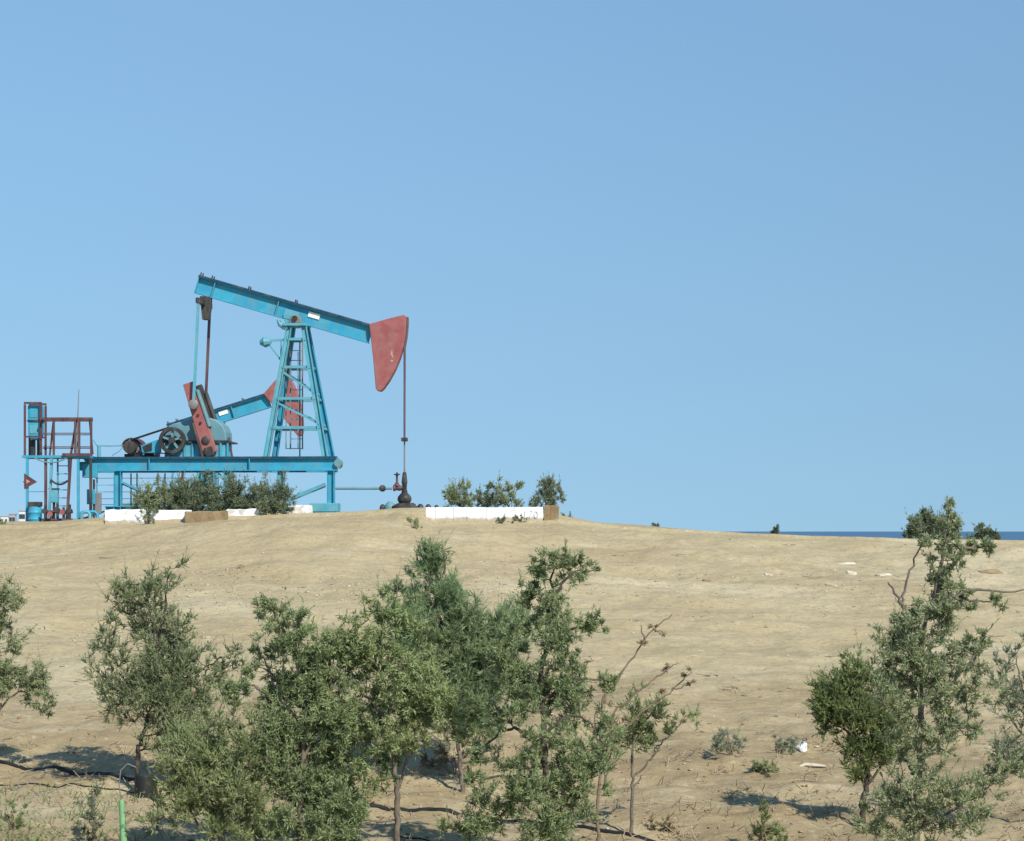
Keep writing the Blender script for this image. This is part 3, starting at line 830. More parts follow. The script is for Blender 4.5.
for i, (px, h) in enumerate(((46,0.55),(52,0.4),(58,0.62),(64,0.5),(70,0.58))):
    xx = (px-63)/SP
    pp = MB().rod((xx,-0.05,-0.1),(xx,-0.05,h),0.04,n=8).build('riser', M['darkred' if i % 2 else 'dark'], mf, smooth=True)
    MB().lathe((xx,-0.05,h*0.6),(0,0,1),[(0,.05),(.02,.085),(.08,.085),(.1,.05)],10).build('valve_body', M['dark'], pp, smooth=True)
    MB().lathe((xx,-0.12,h*0.6+.05),(0,-1,0),[(0,.025),(.1,.025),(.105,.08),(.125,.08)],10).build('hand_wheel', M['red' if i in (1,3) else 'dark'], pp, smooth=True)
for z in (0.12, 0.36):
    MB().rod((-0.6,-0.05,z),(0.3,-0.05,z),0.045,n=8).build('header_pipe', M['darkred'], mf, smooth=True)
MB().tube([(0.25,0,0.1),(0.45,0,0.12),(0.5,0,0.32),(0.62,0,0.36),(0.95,0,0.36),(1.02,0,0.3),(1.02,0,-0.1)], 0.05, 8).build('bent_pipe', M['blue'], mf, smooth=True)
MB().tube([(0.6,-0.2,-0.1),(0.6,-0.2,0.3),(0.68,-0.2,0.36),(0.78,-0.2,0.36),(0.84,-0.2,0.3),(0.84,-0.2,-0.1)], 0.05, 8).build('bent_pipe', M['teal'], mf, smooth=True)
pb_ = empty('switch_box', (X(94, 60.0), 60.0, Z(521, 60.0)))
tag(pb_, 'dark blue switch box on a black post between platform and pump base', 'switch box')
MB().rod((0,0,-0.1),(0,0,1.25),0.035,n=8).build('post', M['dark'], pb_)
MB().box(-0.2,0.05,-0.1,-0.04,0.5,0.95).build('box', M['blue'], pb_, bevel=0.02)
MB().box(0.06,0.22,-0.1,0.05,0.2,0.85).build('side_box', M['steel'], pb_, bevel=0.02)

# ------------------------------------------------------------------ whitewashed blocks
for wkey, wname, wd in (('whitewash', 'whitewashed_concrete', 0.035), ('whitewash_worn', 'worn_whitewash', 0.13)):
    m, n, b, out = new_mat(wname)
    geo = n.nodes.new('ShaderNodeNewGeometry')
    f1 = noise(n, geo.outputs['Position'], 5.0, 6, 0.6)
    mp = N(n, 'ShaderNodeMapping'); mp.inputs['Scale'].default_value = (1, 1, 0.2)
    n.links.new(geo.outputs['Position'], mp.inputs[0])
    f2 = noise(n, mp.outputs[0], 6.0, 5, 0.6)
    c = mix(n, ramp(n, f1, [(0.60-wd, g(0)), (0.72-wd, g(0.75))]), (0.80, 0.80, 0.78), (0.45, 0.40, 0.32))
    c = mix(n, ramp(n, f2, [(0.56, g(0)), (0.75, g(0.5))]), c, (0.5, 0.46, 0.4))
    tcg = n.nodes.new('ShaderNodeTexCoord'); sz_ = n.nodes.new('ShaderNodeSeparateXYZ'); n.links.new(tcg.outputs['Generated'], sz_.inputs[0])
    hz = N(n, 'ShaderNodeMath', _operation='MULTIPLY_ADD'); n.links.new(noise(n, geo.outputs['Position'], 3.0, 5, 0.65), hz.inputs[0]); hz.inputs[1].default_value = -0.55-wd*2; n.links.new(sz_.outputs[2], hz.inputs[2])
    c = mix(n, ramp(n, hz.outputs[0], [(0.02, g(0.85)), (0.16, g(0))]), c, (0.36, 0.30, 0.20))
    n.links.new(c, b.inputs['Base Color']); b.inputs['Roughness'].default_value = 0.9
    bp = N(n, 'ShaderNodeBump', Strength=0.4, Distance=0.02); n.links.new(f1, bp.inputs['Height']); n.links.new(bp.outputs[0], b.inputs['Normal'])
    M[wkey] = m
M['brown_block'] = plain('bare_brown_stone', (0.20, 0.135, 0.07), (0.30, 0.22, 0.125), 0.95, 5, 0.6)
M['pale_stone'] = plain('pale_limestone', (0.45, 0.38, 0.28), (0.62, 0.56, 0.46), 0.95, 8, 0.6)

def chip_box(mb, x0, x1, y0, y1, z0, z1, j=0.012, segs=6):
    """block with slightly uneven edges"""
    xs = np.linspace(x0, x1, segs+1)
    vv = []
    for xq in xs:
        for (yy, zz) in ((y0,z0),(y1,z0),(y1,z1),(y0,z1)):
            vv.append((xq+random.uniform(-j,j)*0.5, yy+random.uniform(-j,j), zz+random.uniform(-j,j)))
    ff = []
    for i in range(segs):
        for k in range(4):
            l_ = (k+1) % 4
            ff.append((i*4+k, i*4+l_, (i+1)*4+l_, (i+1)*4+k))
    ff += [(3,2,1,0), (segs*4, segs*4+1, segs*4+2, segs*4+3)]
    return mb.add(vv, ff)

def block(label, px0, px1, pyt, pyb, d, mat, tilt=0.0, name='concrete_block', group='whitewashed blocks edging the mound', depth=0.35, cat='block'):
    x0, x1 = X(px0, d), X(px1, d); zt = Z(pyt, d); zb = Z(pyb, d) - 0.15
    o = chip_box(MB(), -(x1-x0)/2, (x1-x0)/2, 0, depth, 0, zt-zb, 0.02).build(name, mat, None, bevel=0.02)
    o.location = ((x0+x1)/2, d, zb)
    o.rotation_euler = (0, tilt, 0)
    return tag(o, label, cat, group)
block('white block farthest left, under the tail end of the pump base', 104.5, 144, 509.5, 522, 57.5, M['whitewash'])
block('white block directly left of the bare brown slab', 150, 190, 510.5, 522, 57.7, M['whitewash'])
block('bare brown stone slab lying between two white blocks', 185, 227, 511, 524, 57.3, M['brown_block'], R(-1.5), 'stone_slab', 'brown stones edging the mound', cat='slab')
block('worn white block directly right of the bare brown slab', 226, 263, 509, 519.5, 57.7, M['whitewash_worn'], R(-1))
block('small white block by the front foot of the pump base', 287, 312, 505.5, 515, 58.3, M['whitewash_worn'], R(-2))
rb = block('pale brown broken stone at the right end of the long white wall', 543.5, 558, 505.5, 520, 57.7, M['brown_block'], R(4), 'stone_slab', 'brown stones edging the mound', cat='stone')
# long wall of slabs
dwl = 57.6
wl = empty('low_wall', (X(425.5, dwl), dwl, Z(521, dwl)-0.1))
tag(wl, 'long low whitewashed wall right of the wellhead with shrubs behind it', 'wall')
k = F/dwl
edges = [425.5, 435.3, 453.5, 466.8, 486, 505, 524, 543]
for i in range(len(edges)-1):
    x0 = (edges[i]-425.5)/k+0.004; x1 = (edges[i+1]-425.5)/k-0.004
    chip_box(MB(), x0, x1, random.uniform(0,0.012), 0.25, 0, (521-507.3)/k+0.1+random.uniform(-.008,.008), 0.006, 4).build('slab', M['whitewash'], wl, bevel=0.008)
def stroke(px0, py0, px1, py1, w_=0.03):
    p = Vector(((px0-425.5)/k, -0.008, (521-py0)/k+0.1)); q = Vector(((px1-425.5)/k, -0.008, (521-py1)/k+0.1))
    MB().bar(p, q, 0.012, w_, up=(1,0,0) if abs(q.z-p.z) > abs(q.x-p.x) else (0,0,1)).build('painted_stroke', M['grey_mark'], wl)
stroke(525.3,511.5,524.6,518); stroke(530.6,511,533,511.3,.02); stroke(532.6,511.5,529.6,518.3)
oc = [(536+1.8*math.cos(t), 514.6+3.4*math.sin(t)) for t in [i*math.pi/4 for i in range(9)]]
MB().tube([((p[0]-425.5)/k, -0.008, (521-p[1])/k+0.1) for p in oc], 0.014, 5).build('painted_stroke', M['grey_mark'], wl)

# ------------------------------------------------------------------ trees and shrubs
def segs_mesh(p0, p1, r0, r1, n=5):
    """many tapered twigs as one array: rings at both ends"""
    t = p1 - p0; L = np.linalg.norm(t, axis=1, keepdims=True) + 1e-9; t = t/L
    ref = np.where(np.abs(t[:,2:3]) > .9, np.array([[1.,0,0]]), np.array([[0,0,1.]]))
    a = np.cross(t, ref); a /= np.linalg.norm(a, axis=1, keepdims=True) + 1e-9
    b_ = np.cross(t, a)
    an = np.arange(n)*2*math.pi/n
    ring = a[:,None,:]*np.cos(an)[None,:,None] + b_[:,None,:]*np.sin(an)[None,:,None]
    v0 = p0[:,None,:] + ring*r0[:,None,None]; v1 = p1[:,None,:] + ring*r1[:,None,None]
    V = np.concatenate([v0, v1], 1).reshape(-1, 3)
    k_ = np.arange(n); kk = (k_+1) % n
    q = np.stack([k_, kk, kk+n, k_+n], 1)
    Qd = (q[None] + (np.arange(len(p0))*2*n)[:,None,None]).reshape(-1, 4)
    return V, Qd

def unit(v): return v/(np.linalg.norm(v, axis=-1, keepdims=True) + 1e-9)

def smooth_line(pts, k=6):
    P_ = np.array(pts, float)
    out_ = []
    for i in range(len(P_)-1):
        p0 = P_[max(i-1,0)]; p1 = P_[i]; p2 = P_[i+1]; p3 = P_[min(i+2,len(P_)-1)]
        for j in range(k):
            t = j/k
            out_.append(0.5*((2*p1)+(-p0+p2)*t+(2*p0-5*p1+4*p2-p3)*t*t+(-p0+3*p1-3*p2+p3)*t**3))
    out_.append(P_[-1])
    return np.array(out_)

def make_tree(name, label, cat, base_px, trunks, blobs, leaf, mats, group=None, dens=1.0, r_trunk=0.05, depth=None,
              leaf_len=0.055, leaf_w=0.016, sprig=0.20, per=26, seed=0, droop=0.0, up=0.5, base=None, squash=0.9, wisp=0.4, tuft=9):
    """trunks: pixel polylines [(px,py,dv)] ; blobs: leafy masses [(px,py,rx,ry[,density[,dv]])]"""
    rng = np.random.default_rng(1000+seed)
    b0 = ground_px(*base_px) if base is None else np.array(base)
    d0 = b0[1] if depth is None else depth
    root = empty(name, tuple(b0))
    tag(root, label, cat, group)
    ppm = F/d0
    # --- skeleton
    nodes = []; parent = []; rmin = []
    trunk_meshes = []
    for ti, tl in enumerate(trunks):
        pts = []
        for q in tl:
            dv = q[2] if len(q) > 2 else 0.0
            pts.append(W(q[0], q[1], d0+dv))
        if ti == 0 or (len(tl[0]) > 3):
            pts[0] = b0 + np.array((0,0,-0.08)) + (np.array((pts[0][0]-b0[0], 0, 0)) if ti else 0)
        sp = smooth_line(pts)
        sp[1:-1] += rng.normal(0, 0.012, (len(sp)-2, 3))
        if ti == 0 or (len(tl[0]) > 3): start = -1
        else:
            A = np.array(nodes); start = int(np.argmin(np.linalg.norm(A - sp[0], axis=1)))
        par = start
        s0 = len(nodes)
        for i, p in enumerate(sp):
            nodes.append(p); parent.append(par); par = len(nodes)-1
        rb_ = r_trunk*(0.66 if ti == 0 else 0.3)
        rr = rb_*(1-np.linspace(0,1,len(sp))**1.3)*0.9 + 0.006
        if ti == 0: rr[:3] *= np.array([1.35, 1.15, 1.05])
        trunk_meshes.append((sp - b0, rr))
    n_tr = len(nodes)
    # --- twig tips in the leafy masses
    tips = []; tsz = []
    for bl_ in blobs:
        px, py, rx, ry = bl_[:4]
        dn = bl_[4] if len(bl_) > 4 else 1.0
        dv = bl_[5] if len(bl_) > 5 else rng.normal(0, 0.12)
        rx_, ry_ = rx/ppm, ry/ppm
        rz_ = squash*0.5*(rx_+ry_)
        vol = rx_*ry_*rz_*4.19
        cnt = max(3 if dn < 0.25 else 8, int(dens*dn*(138 if leaf == 'narrow' else 145)*(vol**0.75 + 0.07)))
        # leafy tufts with open gaps between them
        nc = max(min(cnt, 7), cnt//tuft)
        u = unit(rng.normal(size=(nc,3))); rad = rng.random(nc)**0.45
        wob = 1 + 0.28*np.sin(u[:,0]*5+px) * np.cos(u[:,2]*6+py)
        pc_ = u*(rad*wob)[:,None]*np.array((rx_, rz_, ry_))*0.98
        cs = min(0.095, 0.4*min(rx_, ry_))
        w_ = rng.random(nc)**1.5 + 0.15
        own = rng.choice(nc, cnt, p=w_/w_.sum())
        p = pc_[own] + rng.normal(0, 1, (cnt,3))*np.array((cs, cs, cs*1.25))
        tips.append(W(px, py, d0+dv) + p)
        tsz.append(np.full(cnt, min(sprig, max(0.05, 0.85*min(rx_, ry_)))))
    tips = np.concatenate(tips); tsz = np.concatenate(tsz)
    trunk_arr = np.array(nodes)
    if len(tips):
        dd = np.min(np.linalg.norm(tips[:,None,:]-trunk_arr[None,::2], axis=2), axis=1)
        od_ = np.argsort(dd); tips = tips[od_]; tsz = tsz[od_]
    buf = np.zeros((n_tr + 2*len(tips) + 4, 3)); buf[:n_tr] = trunk_arr
    cntn = n_tr
    tip_id = []
    for t in tips:
        df = t - buf[:cntn]
        dist = np.linalg.norm(df, axis=1)
        # prefer to branch from below
        cost = dist*(1 + 0.5*np.clip(-df[:,2]/(dist+1e-6), 0, 1))
        j = int(np.argmin(cost))
        mid = buf[j]*0.5 + t*0.5 + np.array((rng.normal(0,.05), rng.normal(0,.05), -0.08))*dist[j]
        buf[cntn] = mid; parent.append(j); cntn += 1
        buf[cntn] = t; parent.append(cntn-1); tip_id.append(cntn); cntn += 1
    parent = np.array(parent)
    wgt = np.zeros(cntn)
    for i in tip_id: wgt[i] = 1
    for i in range(cntn-1, n_tr-1, -1):
        if parent[i] >= 0: wgt[parent[i]] += wgt[i]
    rad = 0.0028*np.maximum(wgt, 1)**0.37
    r_trunk *= 0.75
    rad = np.minimum(rad, r_trunk*0.4)
    ii = np.arange(n_tr, cntn)
    V, Qd = segs_mesh(buf[parent[ii]]-b0, buf[ii]-b0, np.minimum(rad[ii]*1.25, r_trunk*.5), rad[ii], 5) if len(ii) else (np.zeros((0,3)), np.zeros((0,4), int))
    mb = MB()
    for sp, rr in trunk_meshes: mb.tube(sp, rr, 8)
    parts = [(np.array(mb.v), np.array([f for f in mb.f if len(f) == 4])), (V, Qd)]
    # --- sprigs and leaves
    T = buf[np.array(tip_id)]; PT = buf[parent[np.array(tip_id)]]
    out_dir = unit(T - PT)
    ctr = np.array(nodes[n_tr//2])
    reps = 7
    base_p = np.repeat(T, reps, 0) ; od = np.repeat(out_dir, reps, 0); pp = np.repeat(PT, reps, 0)
    fr = rng.random((len(base_p),1))**1.5*0.5
    base_p = base_p*(1-fr) + pp*fr
    dirs = unit(od*0.8 + rng.normal(0, .55, od.shape) + np.array((0,0,up)) - np.array((0,0,droop)))
    sl_ = (0.62 if leaf == 'narrow' else 0.75)*np.repeat(tsz, reps)[:,None]*rng.uniform(0.45, 1.3, (len(dirs),1))
    Vs, Qs = segs_mesh(base_p-b0, base_p+dirs*sl_-b0, np.full(len(dirs), .0035), np.full(len(dirs), .0015), 3)
    k_ = max(3, int(per*0.45))
    if leaf == 'narrow': leaf_len = leaf_len*1.1; leaf_w = leaf_w*0.92
    s_ = rng.random((len(dirs), k_, 1))
    lp = base_p[:,None,:] + dirs[:,None,:]*sl_[:,None,:]*s_
    if leaf == 'narrow':
        ld = unit(dirs[:,None,:]*0.7 + rng.normal(0, .65, lp.shape) + np.array((0,0,.1-droop)))
        ln = leaf_len*rng.uniform(.6,1.25,(len(dirs),k_,1)); lw = leaf_w*rng.uniform(.7,1.2,(len(dirs),k_,1))
    else:
        ld = unit(dirs[:,None,:]*1.3 + rng.normal(0, .42, lp.shape) + np.array((0,0,.15-droop)))
        ln = leaf_len*rng.uniform(.6,1.4,(len(dirs),k_,1)); lw = leaf_w*rng.uniform(.7,1.2,(len(dirs),k_,1))
    lp = lp.reshape(-1,3)-b0; ld = ld.reshape(-1,3); ln = ln.reshape(-1,1); lw = lw.reshape(-1,1)
    # loose upright wisps that break the outline
    wi = np.nonzero(rng.random(len(T)) < wisp)[0]
    if len(wi):
        wd = unit(out_dir[wi]*0.6 + rng.normal(0,.3,(len(wi),3)) + np.array((0,0,.9-2*droop)))
        wl = tsz[wi][:,None]*rng.uniform(1.1, 2.1, (len(wi),1))
        V2, Q2 = segs_mesh(T[wi]-b0, T[wi]+wd*wl-b0, np.full(len(wi), .0035), np.full(len(wi), .001), 3)
        Qs = np.concatenate([Qs, Q2 + len(Vs)]); Vs = np.concatenate([Vs, V2])
        s2 = rng.random((len(wi), 20, 1))
        p2 = T[wi][:,None,:] + wd[:,None,:]*wl[:,None,:]*s2
        d2_ = unit(wd[:,None,:]*1.1 + rng.normal(0,.45,p2.shape))
        lp = np.concatenate([lp, p2.reshape(-1,3)-b0]); ld = np.concatenate([ld, d2_.reshape(-1,3)])
        nn = len(wi)*20
        ln = np.concatenate([ln, leaf_len*0.85*rng.uniform(.6,1.2,(nn,1))]); lw = np.concatenate([lw, leaf_w*0.8*rng.uniform(.7,1.2,(nn,1))])
    sd_ = unit(np.cross(ld, rng.normal(size=ld.shape)))
    v0 = lp; v1 = lp + ld*ln*.45 + sd_*lw*.5; v2 = lp + ld*ln; v3 = lp + ld*ln*.45 - sd_*lw*.5
    LV = np.stack([v0,v1,v2,v3], 1).reshape(-1,3)
    LQ = np.arange(len(LV)).reshape(-1,4)
    LQ = np.concatenate([LQ, Qs + len(LV)]); LV = np.concatenate([LV, Vs])
    cr = mesh_np('crown', LV, LQ, mats[0], root)
    o_ = 0; VV = []; QQ = []
    for v_, q_ in parts:
        VV.append(v_); QQ.append(q_ + o_); o_ += len(v_)
    mesh_np('trunk', np.concatenate(VV), np.concatenate(QQ), mats[1], root, smooth=True)
    return root

LF = {
 'grey':  leafmat('grey_green_leaf', (0.215,0.250,0.135), (0.280,0.315,0.170), (0.38,0.41,0.25)),
 'olive': leafmat('olive_leaf', (0.205,0.245,0.108), (0.285,0.328,0.150), (0.40,0.435,0.24)),
 'feath': leafmat('feathery_green_leaf', (0.215,0.300,0.150), (0.280,0.365,0.195), (0.37,0.44,0.26)),
 'moss':  leafmat('moss_green_leaf', (0.180,0.230,0.110), (0.245,0.300,0.145), (0.36,0.405,0.23)),
 'lime':  leafmat('yellow_green_leaf', (0.210,0.265,0.115), (0.290,0.345,0.155), (0.40,0.44,0.24)),
 'dark':  leafmat('dark_green_leaf', (0.130,0.160,0.095), (0.180,0.215,0.130), (0.28,0.31,0.21)),
 'bright':leafmat('bright_green_leaf', (0.165,0.220,0.085), (0.225,0.275,0.110), (0.30,0.33,0.16)),
 'pale':  leafmat('pale_dusty_leaf', (0.23,0.26,0.18), (0.30,0.33,0.23), (0.38,0.40,0.29)),
 'brown': leafmat('dry_brown_leaf', (0.22,0.16,0.10), (0.30,0.22,0.14), (0.38,0.30,0.20)),
}
BK, BD, TW = M['bark'], M['bark_dark'], M['twig']
GT = 'young trees planted below the mound'

make_tree('young_tree', 'grey-green tree cut off by the left edge of the picture', 'tree', (-12,772),
  [[(-12,772),(-8,720),(-4,670),(2,620),(6,585)], [(-8,720),(14,695),(42,688)], [(-5,680),(-35,640)]],
  [(5,607,26,28),(-28,615,30,40),(20,668,20,12,.5),(0,690,32,24),(28,688,22,16),(44,700,8,14),(-35,685,30,35),(10,645,16,16,.4)],
  'narrow', (LF['grey'],BK), GT, 1.15, 0.05, seed=1, droop=.3, up=.2)

make_tree('young_tree', 'grey-green tree with bare dark lower trunk, next to the left edge tree', 'tree', (138,793),
  [[(138,793),(138,760),(141,740),(152,705),(160,680),(157,650),(151,618),(146,590),(140,578)],
   [(157,655),(164,620),(167,590),(169,566)], [(152,705),(130,680),(112,655)], [(158,690),(190,675),(222,658)], [(155,700),(175,640),(177,618)]],
  [(136,600,26,20),(120,592,12,12,.7),(168,580,13,20),(150,590,14,14,.7),(112,618,8,10,.6),(108,655,18,16),(128,675,26,26),(158,645,18,22,.8),(172,655,22,22),(192,662,22,22),(226,658,12,12),
   (150,702,40,32),(192,700,36,34),(114,692,18,22),(160,735,25,18),(200,728,30,24),(228,682,10,12,.6),(150,660,20,24),(182,632,12,14,.5),(165,690,30,20),(178,745,26,18),(150,622,16,14,.8),(162,610,15,18,.8),(140,632,18,14,.7),(172,632,14,16,.7),(120,640,16,14,.6)],
  'feather', (LF['grey'],BD), GT, 1.05, 0.055, leaf_len=.05, leaf_w=.012, seed=2)

make_tree('broad_shrub', 'bushy green shrub in front, between the two left trees', 'shrub', (215,862),
  [[(215,862),(215,820),(214,780),(213,740),(215,715)], [(215,850),(190,810),(175,780)], [(215,845),(245,800),(256,750)], [(214,800),(200,770),(190,745)]],
  [(208,775,42,34),(248,765,22,36,.6),(188,812,32,34),(235,818,38,34),(216,738,10,26),(174,785,16,24),(200,755,24,22),(252,805,24,30,.8),(185,755,20,20),(225,700,14,16,.6),(240,735,18,20,.6),(210,800,40,34),(180,770,22,24),(230,770,28,28)],
  'feather', (LF['olive'],BK), 'broad shrubs in front of the mound', 1.0, 0.05, leaf_len=.055, leaf_w=.012, seed=3)

make_tree('young_tree', 'dense moss-green tree directly left of the yellow-green tree with the forked trunk', 'tree', (300,868),
  [[(300,868),(300,810),(303,760),(305,710),(296,660),(278,620),(268,600),(260,592)], [(303,760),(325,710),(338,670)], [(304,730),(280,695),(262,655)], [(300,800),(330,780)], [(300,720),(258,688),(235,684)]],
  [(272,618,14,16),(290,640,26,22),(262,652,9,16,.7),(300,668,42,26),(330,690,26,30,.9),(276,692,30,20),(300,738,44,38),(328,790,36,44),(290,800,34,40),(246,680,10,8,.8),(232,690,8,6,.8),(310,835,40,25),(318,648,14,12,.6),(335,735,28,24),(270,760,24,30),(262,828,24,20),(318,720,30,28),(290,770,36,28),(345,812,26,28),(310,690,30,22)],
  'narrow', (LF['moss'],BK), GT, .92, 0.06, leaf_len=.065, leaf_w=.017, seed=4)

make_tree('young_tree', 'yellow-green tree on a bare forked trunk, left of the middle of the row', 'tree', (398,862),
  [[(398,862),(397,820),(397,785),(392,745),(385,700),(380,650),(386,612),(392,595)], [(397,790),(408,760),(420,725),(435,700)], [(388,720),(360,690),(345,655)], [(385,700),(402,660)], [(342,668),(350,640),(368,618)]],
  [(386,610,20,20),(366,640,24,22,.8),(344,652,20,14,.7),(390,655,22,22,.7),(358,690,24,22,.8),(398,690,36,32),(430,708,36,28),(368,738,32,26),(408,738,32,16),(448,722,18,16,.8),(345,775,26,30,.8),(402,620,12,12,.7),(352,818,30,24,.8),(372,770,20,18,.6),(425,675,26,20),(385,725,34,26,.8),(375,670,30,24,.8),(405,640,22,22,.7),(340,715,26,24,.8),(350,745,26,24,.8),(395,765,20,12,.5)],
  'narrow', (LF['lime'],BK), GT, .85, 0.06, leaf_len=.07, leaf_w=.018, seed=5, droop=.15)

make_tree('tamarisk_tree', 'soft feathery green tree behind the forked trunk, tallest near the middle', 'tree', (462,792),
  [[(462,792),(460,760),(455,720),(450,670),(440,620),(432,585),(429,548)], [(455,720),(475,670),(478,610),(470,590)], [(452,690),(500,660),(505,625)], [(445,640),(405,620),(396,575)], [(436,600),(445,565),(448,552)], [(434,595),(420,565),(414,548)]],
  [(432,588,22,26),(462,602,16,26),(426,625,34,28),(466,640,34,34),(502,640,22,28),(440,672,44,36),(476,690,34,32),(462,722,22,16),(405,640,16,24),(398,590,9,18,.35),(430,560,10,10,.3),(515,625,14,18),(455,660,46,36,.8),(490,665,28,28,.8),(470,735,24,16,.8),(445,705,30,24,.8),(410,610,16,18,.6)],
  'feather', (LF['feath'],BK), 'tamarisk trees below the mound', 1.6, 0.05, leaf_len=.075, leaf_w=.0085, sprig=.24, per=38, seed=6)

make_tree('young_tree', 'tall open-crowned tree with straight trunk, just right of the middle', 'tree', (547,880),
  [[(547,880),(546,830),(544,770),(543,720),(541,680),(545,640),(550,605),(553,575),(556,562)], [(545,655),(570,632),(592,620)], [(543,700),(575,680),(606,680)], [(542,690),(515,675),(500,660)], [(544,745),(515,728),(492,740),(480,757)],
   [(544,780),(505,775),(474,780)], [(543,735),(575,715),(600,735)], [(546,825),(520,800),(490,810)], [(546,825),(575,790),(598,775)], [(552,600),(568,578),(582,568)]],
  [(543,572,12,13),(576,570,17,11),(560,562,9,8),(526,602,9,12,.8),(553,600,13,10),(536,590,10,8,.7),(593,622,16,9),(553,640,16,22,.7),(530,640,10,18,.6),(576,675,30,16),(607,680,10,7),(506,668,24,28),(528,702,32,18),(565,712,22,16,.8),(500,722,24,16),
   (596,735,18,22,.8),(480,757,11,8),(471,780,8,6),(528,790,44,32),(580,800,28,36),(498,812,32,26),(555,832,44,22),(515,640,12,14,.7),(470,835,20,14,.8),(545,690,40,45,.35),(548,640,28,40,.3),(545,745,40,30,.35),(560,765,30,25,.5),(600,760,20,26,.6),(575,740,22,20,.5),(515,755,24,20,.4),(560,620,20,18,.4),(548,610,14,20,.6)],
  'narrow', (LF['moss'],BD), GT, 1.0, 0.07, leaf_len=.06, leaf_w=.016, seed=7, up=.55)

make_tree('sparse_sapling', 'nearly bare sapling with long slanting twigs, right of the tall open tree', 'sapling', (597,848),
  [[(597,848),(599,790),(601,740),(603,700),(607,684)], [(601,705),(622,672),(645,640),(672,614)], [(601,725),(640,690),(660,675),(678,663)], [(600,750),(650,708),(672,690),(692,672)], [(645,640),(640,625)], [(655,630),(662,632)], [(672,690),(690,684)], [(602,790),(612,750),(618,715)]],
  [(655,626,14,5,.1),(640,642,10,4,.1),(662,669,16,4,.1),(688,675,8,4,.1),(674,690,12,4,.1),(690,684,6,3,.1),(612,735,14,24,.7),(604,688,4,7,.5)],
  'narrow', (LF['brown'],TW), 'thin saplings right of the middle', .8, 0.03, leaf_len=.05, leaf_w=.014, sprig=.12, per=12, seed=8, tuft=1, wisp=.1)

make_tree('thin_sapling', 'thin sapling with a green tuft on a bare stem and one slanting dead branch', 'sapling', (631,836),
  [[(631,836),(632,800),(633,770),(634,735),(636,700),(637,690)], [(633,778),(648,762),(662,744),(678,726),(690,714)], [(633,790),(642,775)], [(634,740),(612,735)], [(634,735),(650,715),(664,708)]],
  [(632,736,22,13),(615,738,12,12),(636,704,13,16,.8),(658,714,20,12,.8),(672,730,7,6,.5),(688,722,10,8,.4),(645,738,12,14)],
  'feather', (LF['olive'],BK), 'thin saplings right of the middle', 1.2, 0.032, leaf_len=.05, leaf_w=.011, seed=9)

make_tree('young_tree', 'tallest tree on the right, its tip rising above the horizon', 'tree', (915,925),
  [[(915,925),(916,820),(918,770),(922,720),(920,680),(922,640),(932,600),(942,560),(947,525),(949,503)], [(921,660),(905,620),(903,600),(912,565),(926,536)], [(903,605),(888,582)], [(936,590),(965,600),(990,602)], [(930,610),(970,592),(1030,590)],
   [(944,545),(970,548),(996,546)], [(920,690),(895,670),(888,650)], [(921,700),(955,680),(975,655)], [(918,760),(945,735),(968,720)], [(917,780),(905,760),(895,745)], [(916,830),(960,805),(990,785)], [(916,830),(890,810),(875,820)]],
  [(949,514,6,12),(945,535,10,12),(942,550,18,9),(968,549,16,3.5,.8),(990,547,7,3,.5),(952,572,15,20),(940,605,16,16),(958,600,14,10,.8),(984,603,18,6),(905,622,12,18),(898,650,20,22),(928,645,26,24),(962,640,16,8,.8),(978,650,16,8,.8),(886,682,16,16),(920,690,32,28),(955,680,22,22,.8),(980,680,12,10,.6),
   (960,738,14,12,.7),(940,715,14,14,.6),(925,745,12,14,.5),(900,802,30,30),(930,825,36,20),(960,803,28,24),(986,782,26,14),(880,825,30,20),(1010,770,16,10),(925,660,36,45,.35),(945,700,34,34,.35),(930,760,30,30,.3),(900,700,22,30,.45),(955,650,26,22,.3),(985,700,18,22,.3),(946,587,15,22,.9),(936,622,22,20,.9),(914,640,20,30,.7),(915,740,34,32,.5),(928,785,36,28,.6),(945,525,9,14),(960,720,24,24,.4)],
  'narrow', (LF['grey'],BK), GT, .75, 0.058, leaf_len=.055, leaf_w=.016, seed=10, up=.5)

make_tree('broad_shrub', 'dense dull green shrub directly left of the tallest right tree', 'shrub', (862,826),
  [[(862,826),(864,800),(868,770),(874,740),(872,710),(860,690)], [(870,760),(850,735),(830,720)], [(866,785),(890,755)], [(866,785),(852,768)]],
  [(848,686,28,13),(868,690,24,18),(832,712,18,12,.9),(850,716,30,18),(880,720,20,30),(862,748,18,18),(854,775,10,12,.8),(825,722,16,8,.9),(850,698,36,18,1),(838,712,30,16,1),(828,700,16,14,.8),(880,745,22,24,.9)],
  'feather', (LF['bright'],BD), 'broad shrubs in front of the mound', 1.7, 0.07, leaf_len=.05, leaf_w=.011, per=34, seed=11)

make_tree('young_tree', 'pale sparse tree cut off by the right edge of the picture', 'tree', (1036,826),
  [[(1036,826),(1032,780),(1028,730),(1022,690),(1016,655)], [(1028,740),(1010,715),(1002,690)], [(1028,735),(1050,700)]],
  [(1003,692,16,20,.6),(1025,700,22,34,.7),(1010,742,18,22,.7),(1024,765,22,24,.8),(1003,662,10,10,.5),(1050,720,24,40,.8),(1018,655,8,10,.5)],
  'feather', (LF['pale'],BK), GT, .9, 0.045, leaf_len=.05, leaf_w=.011, seed=12)

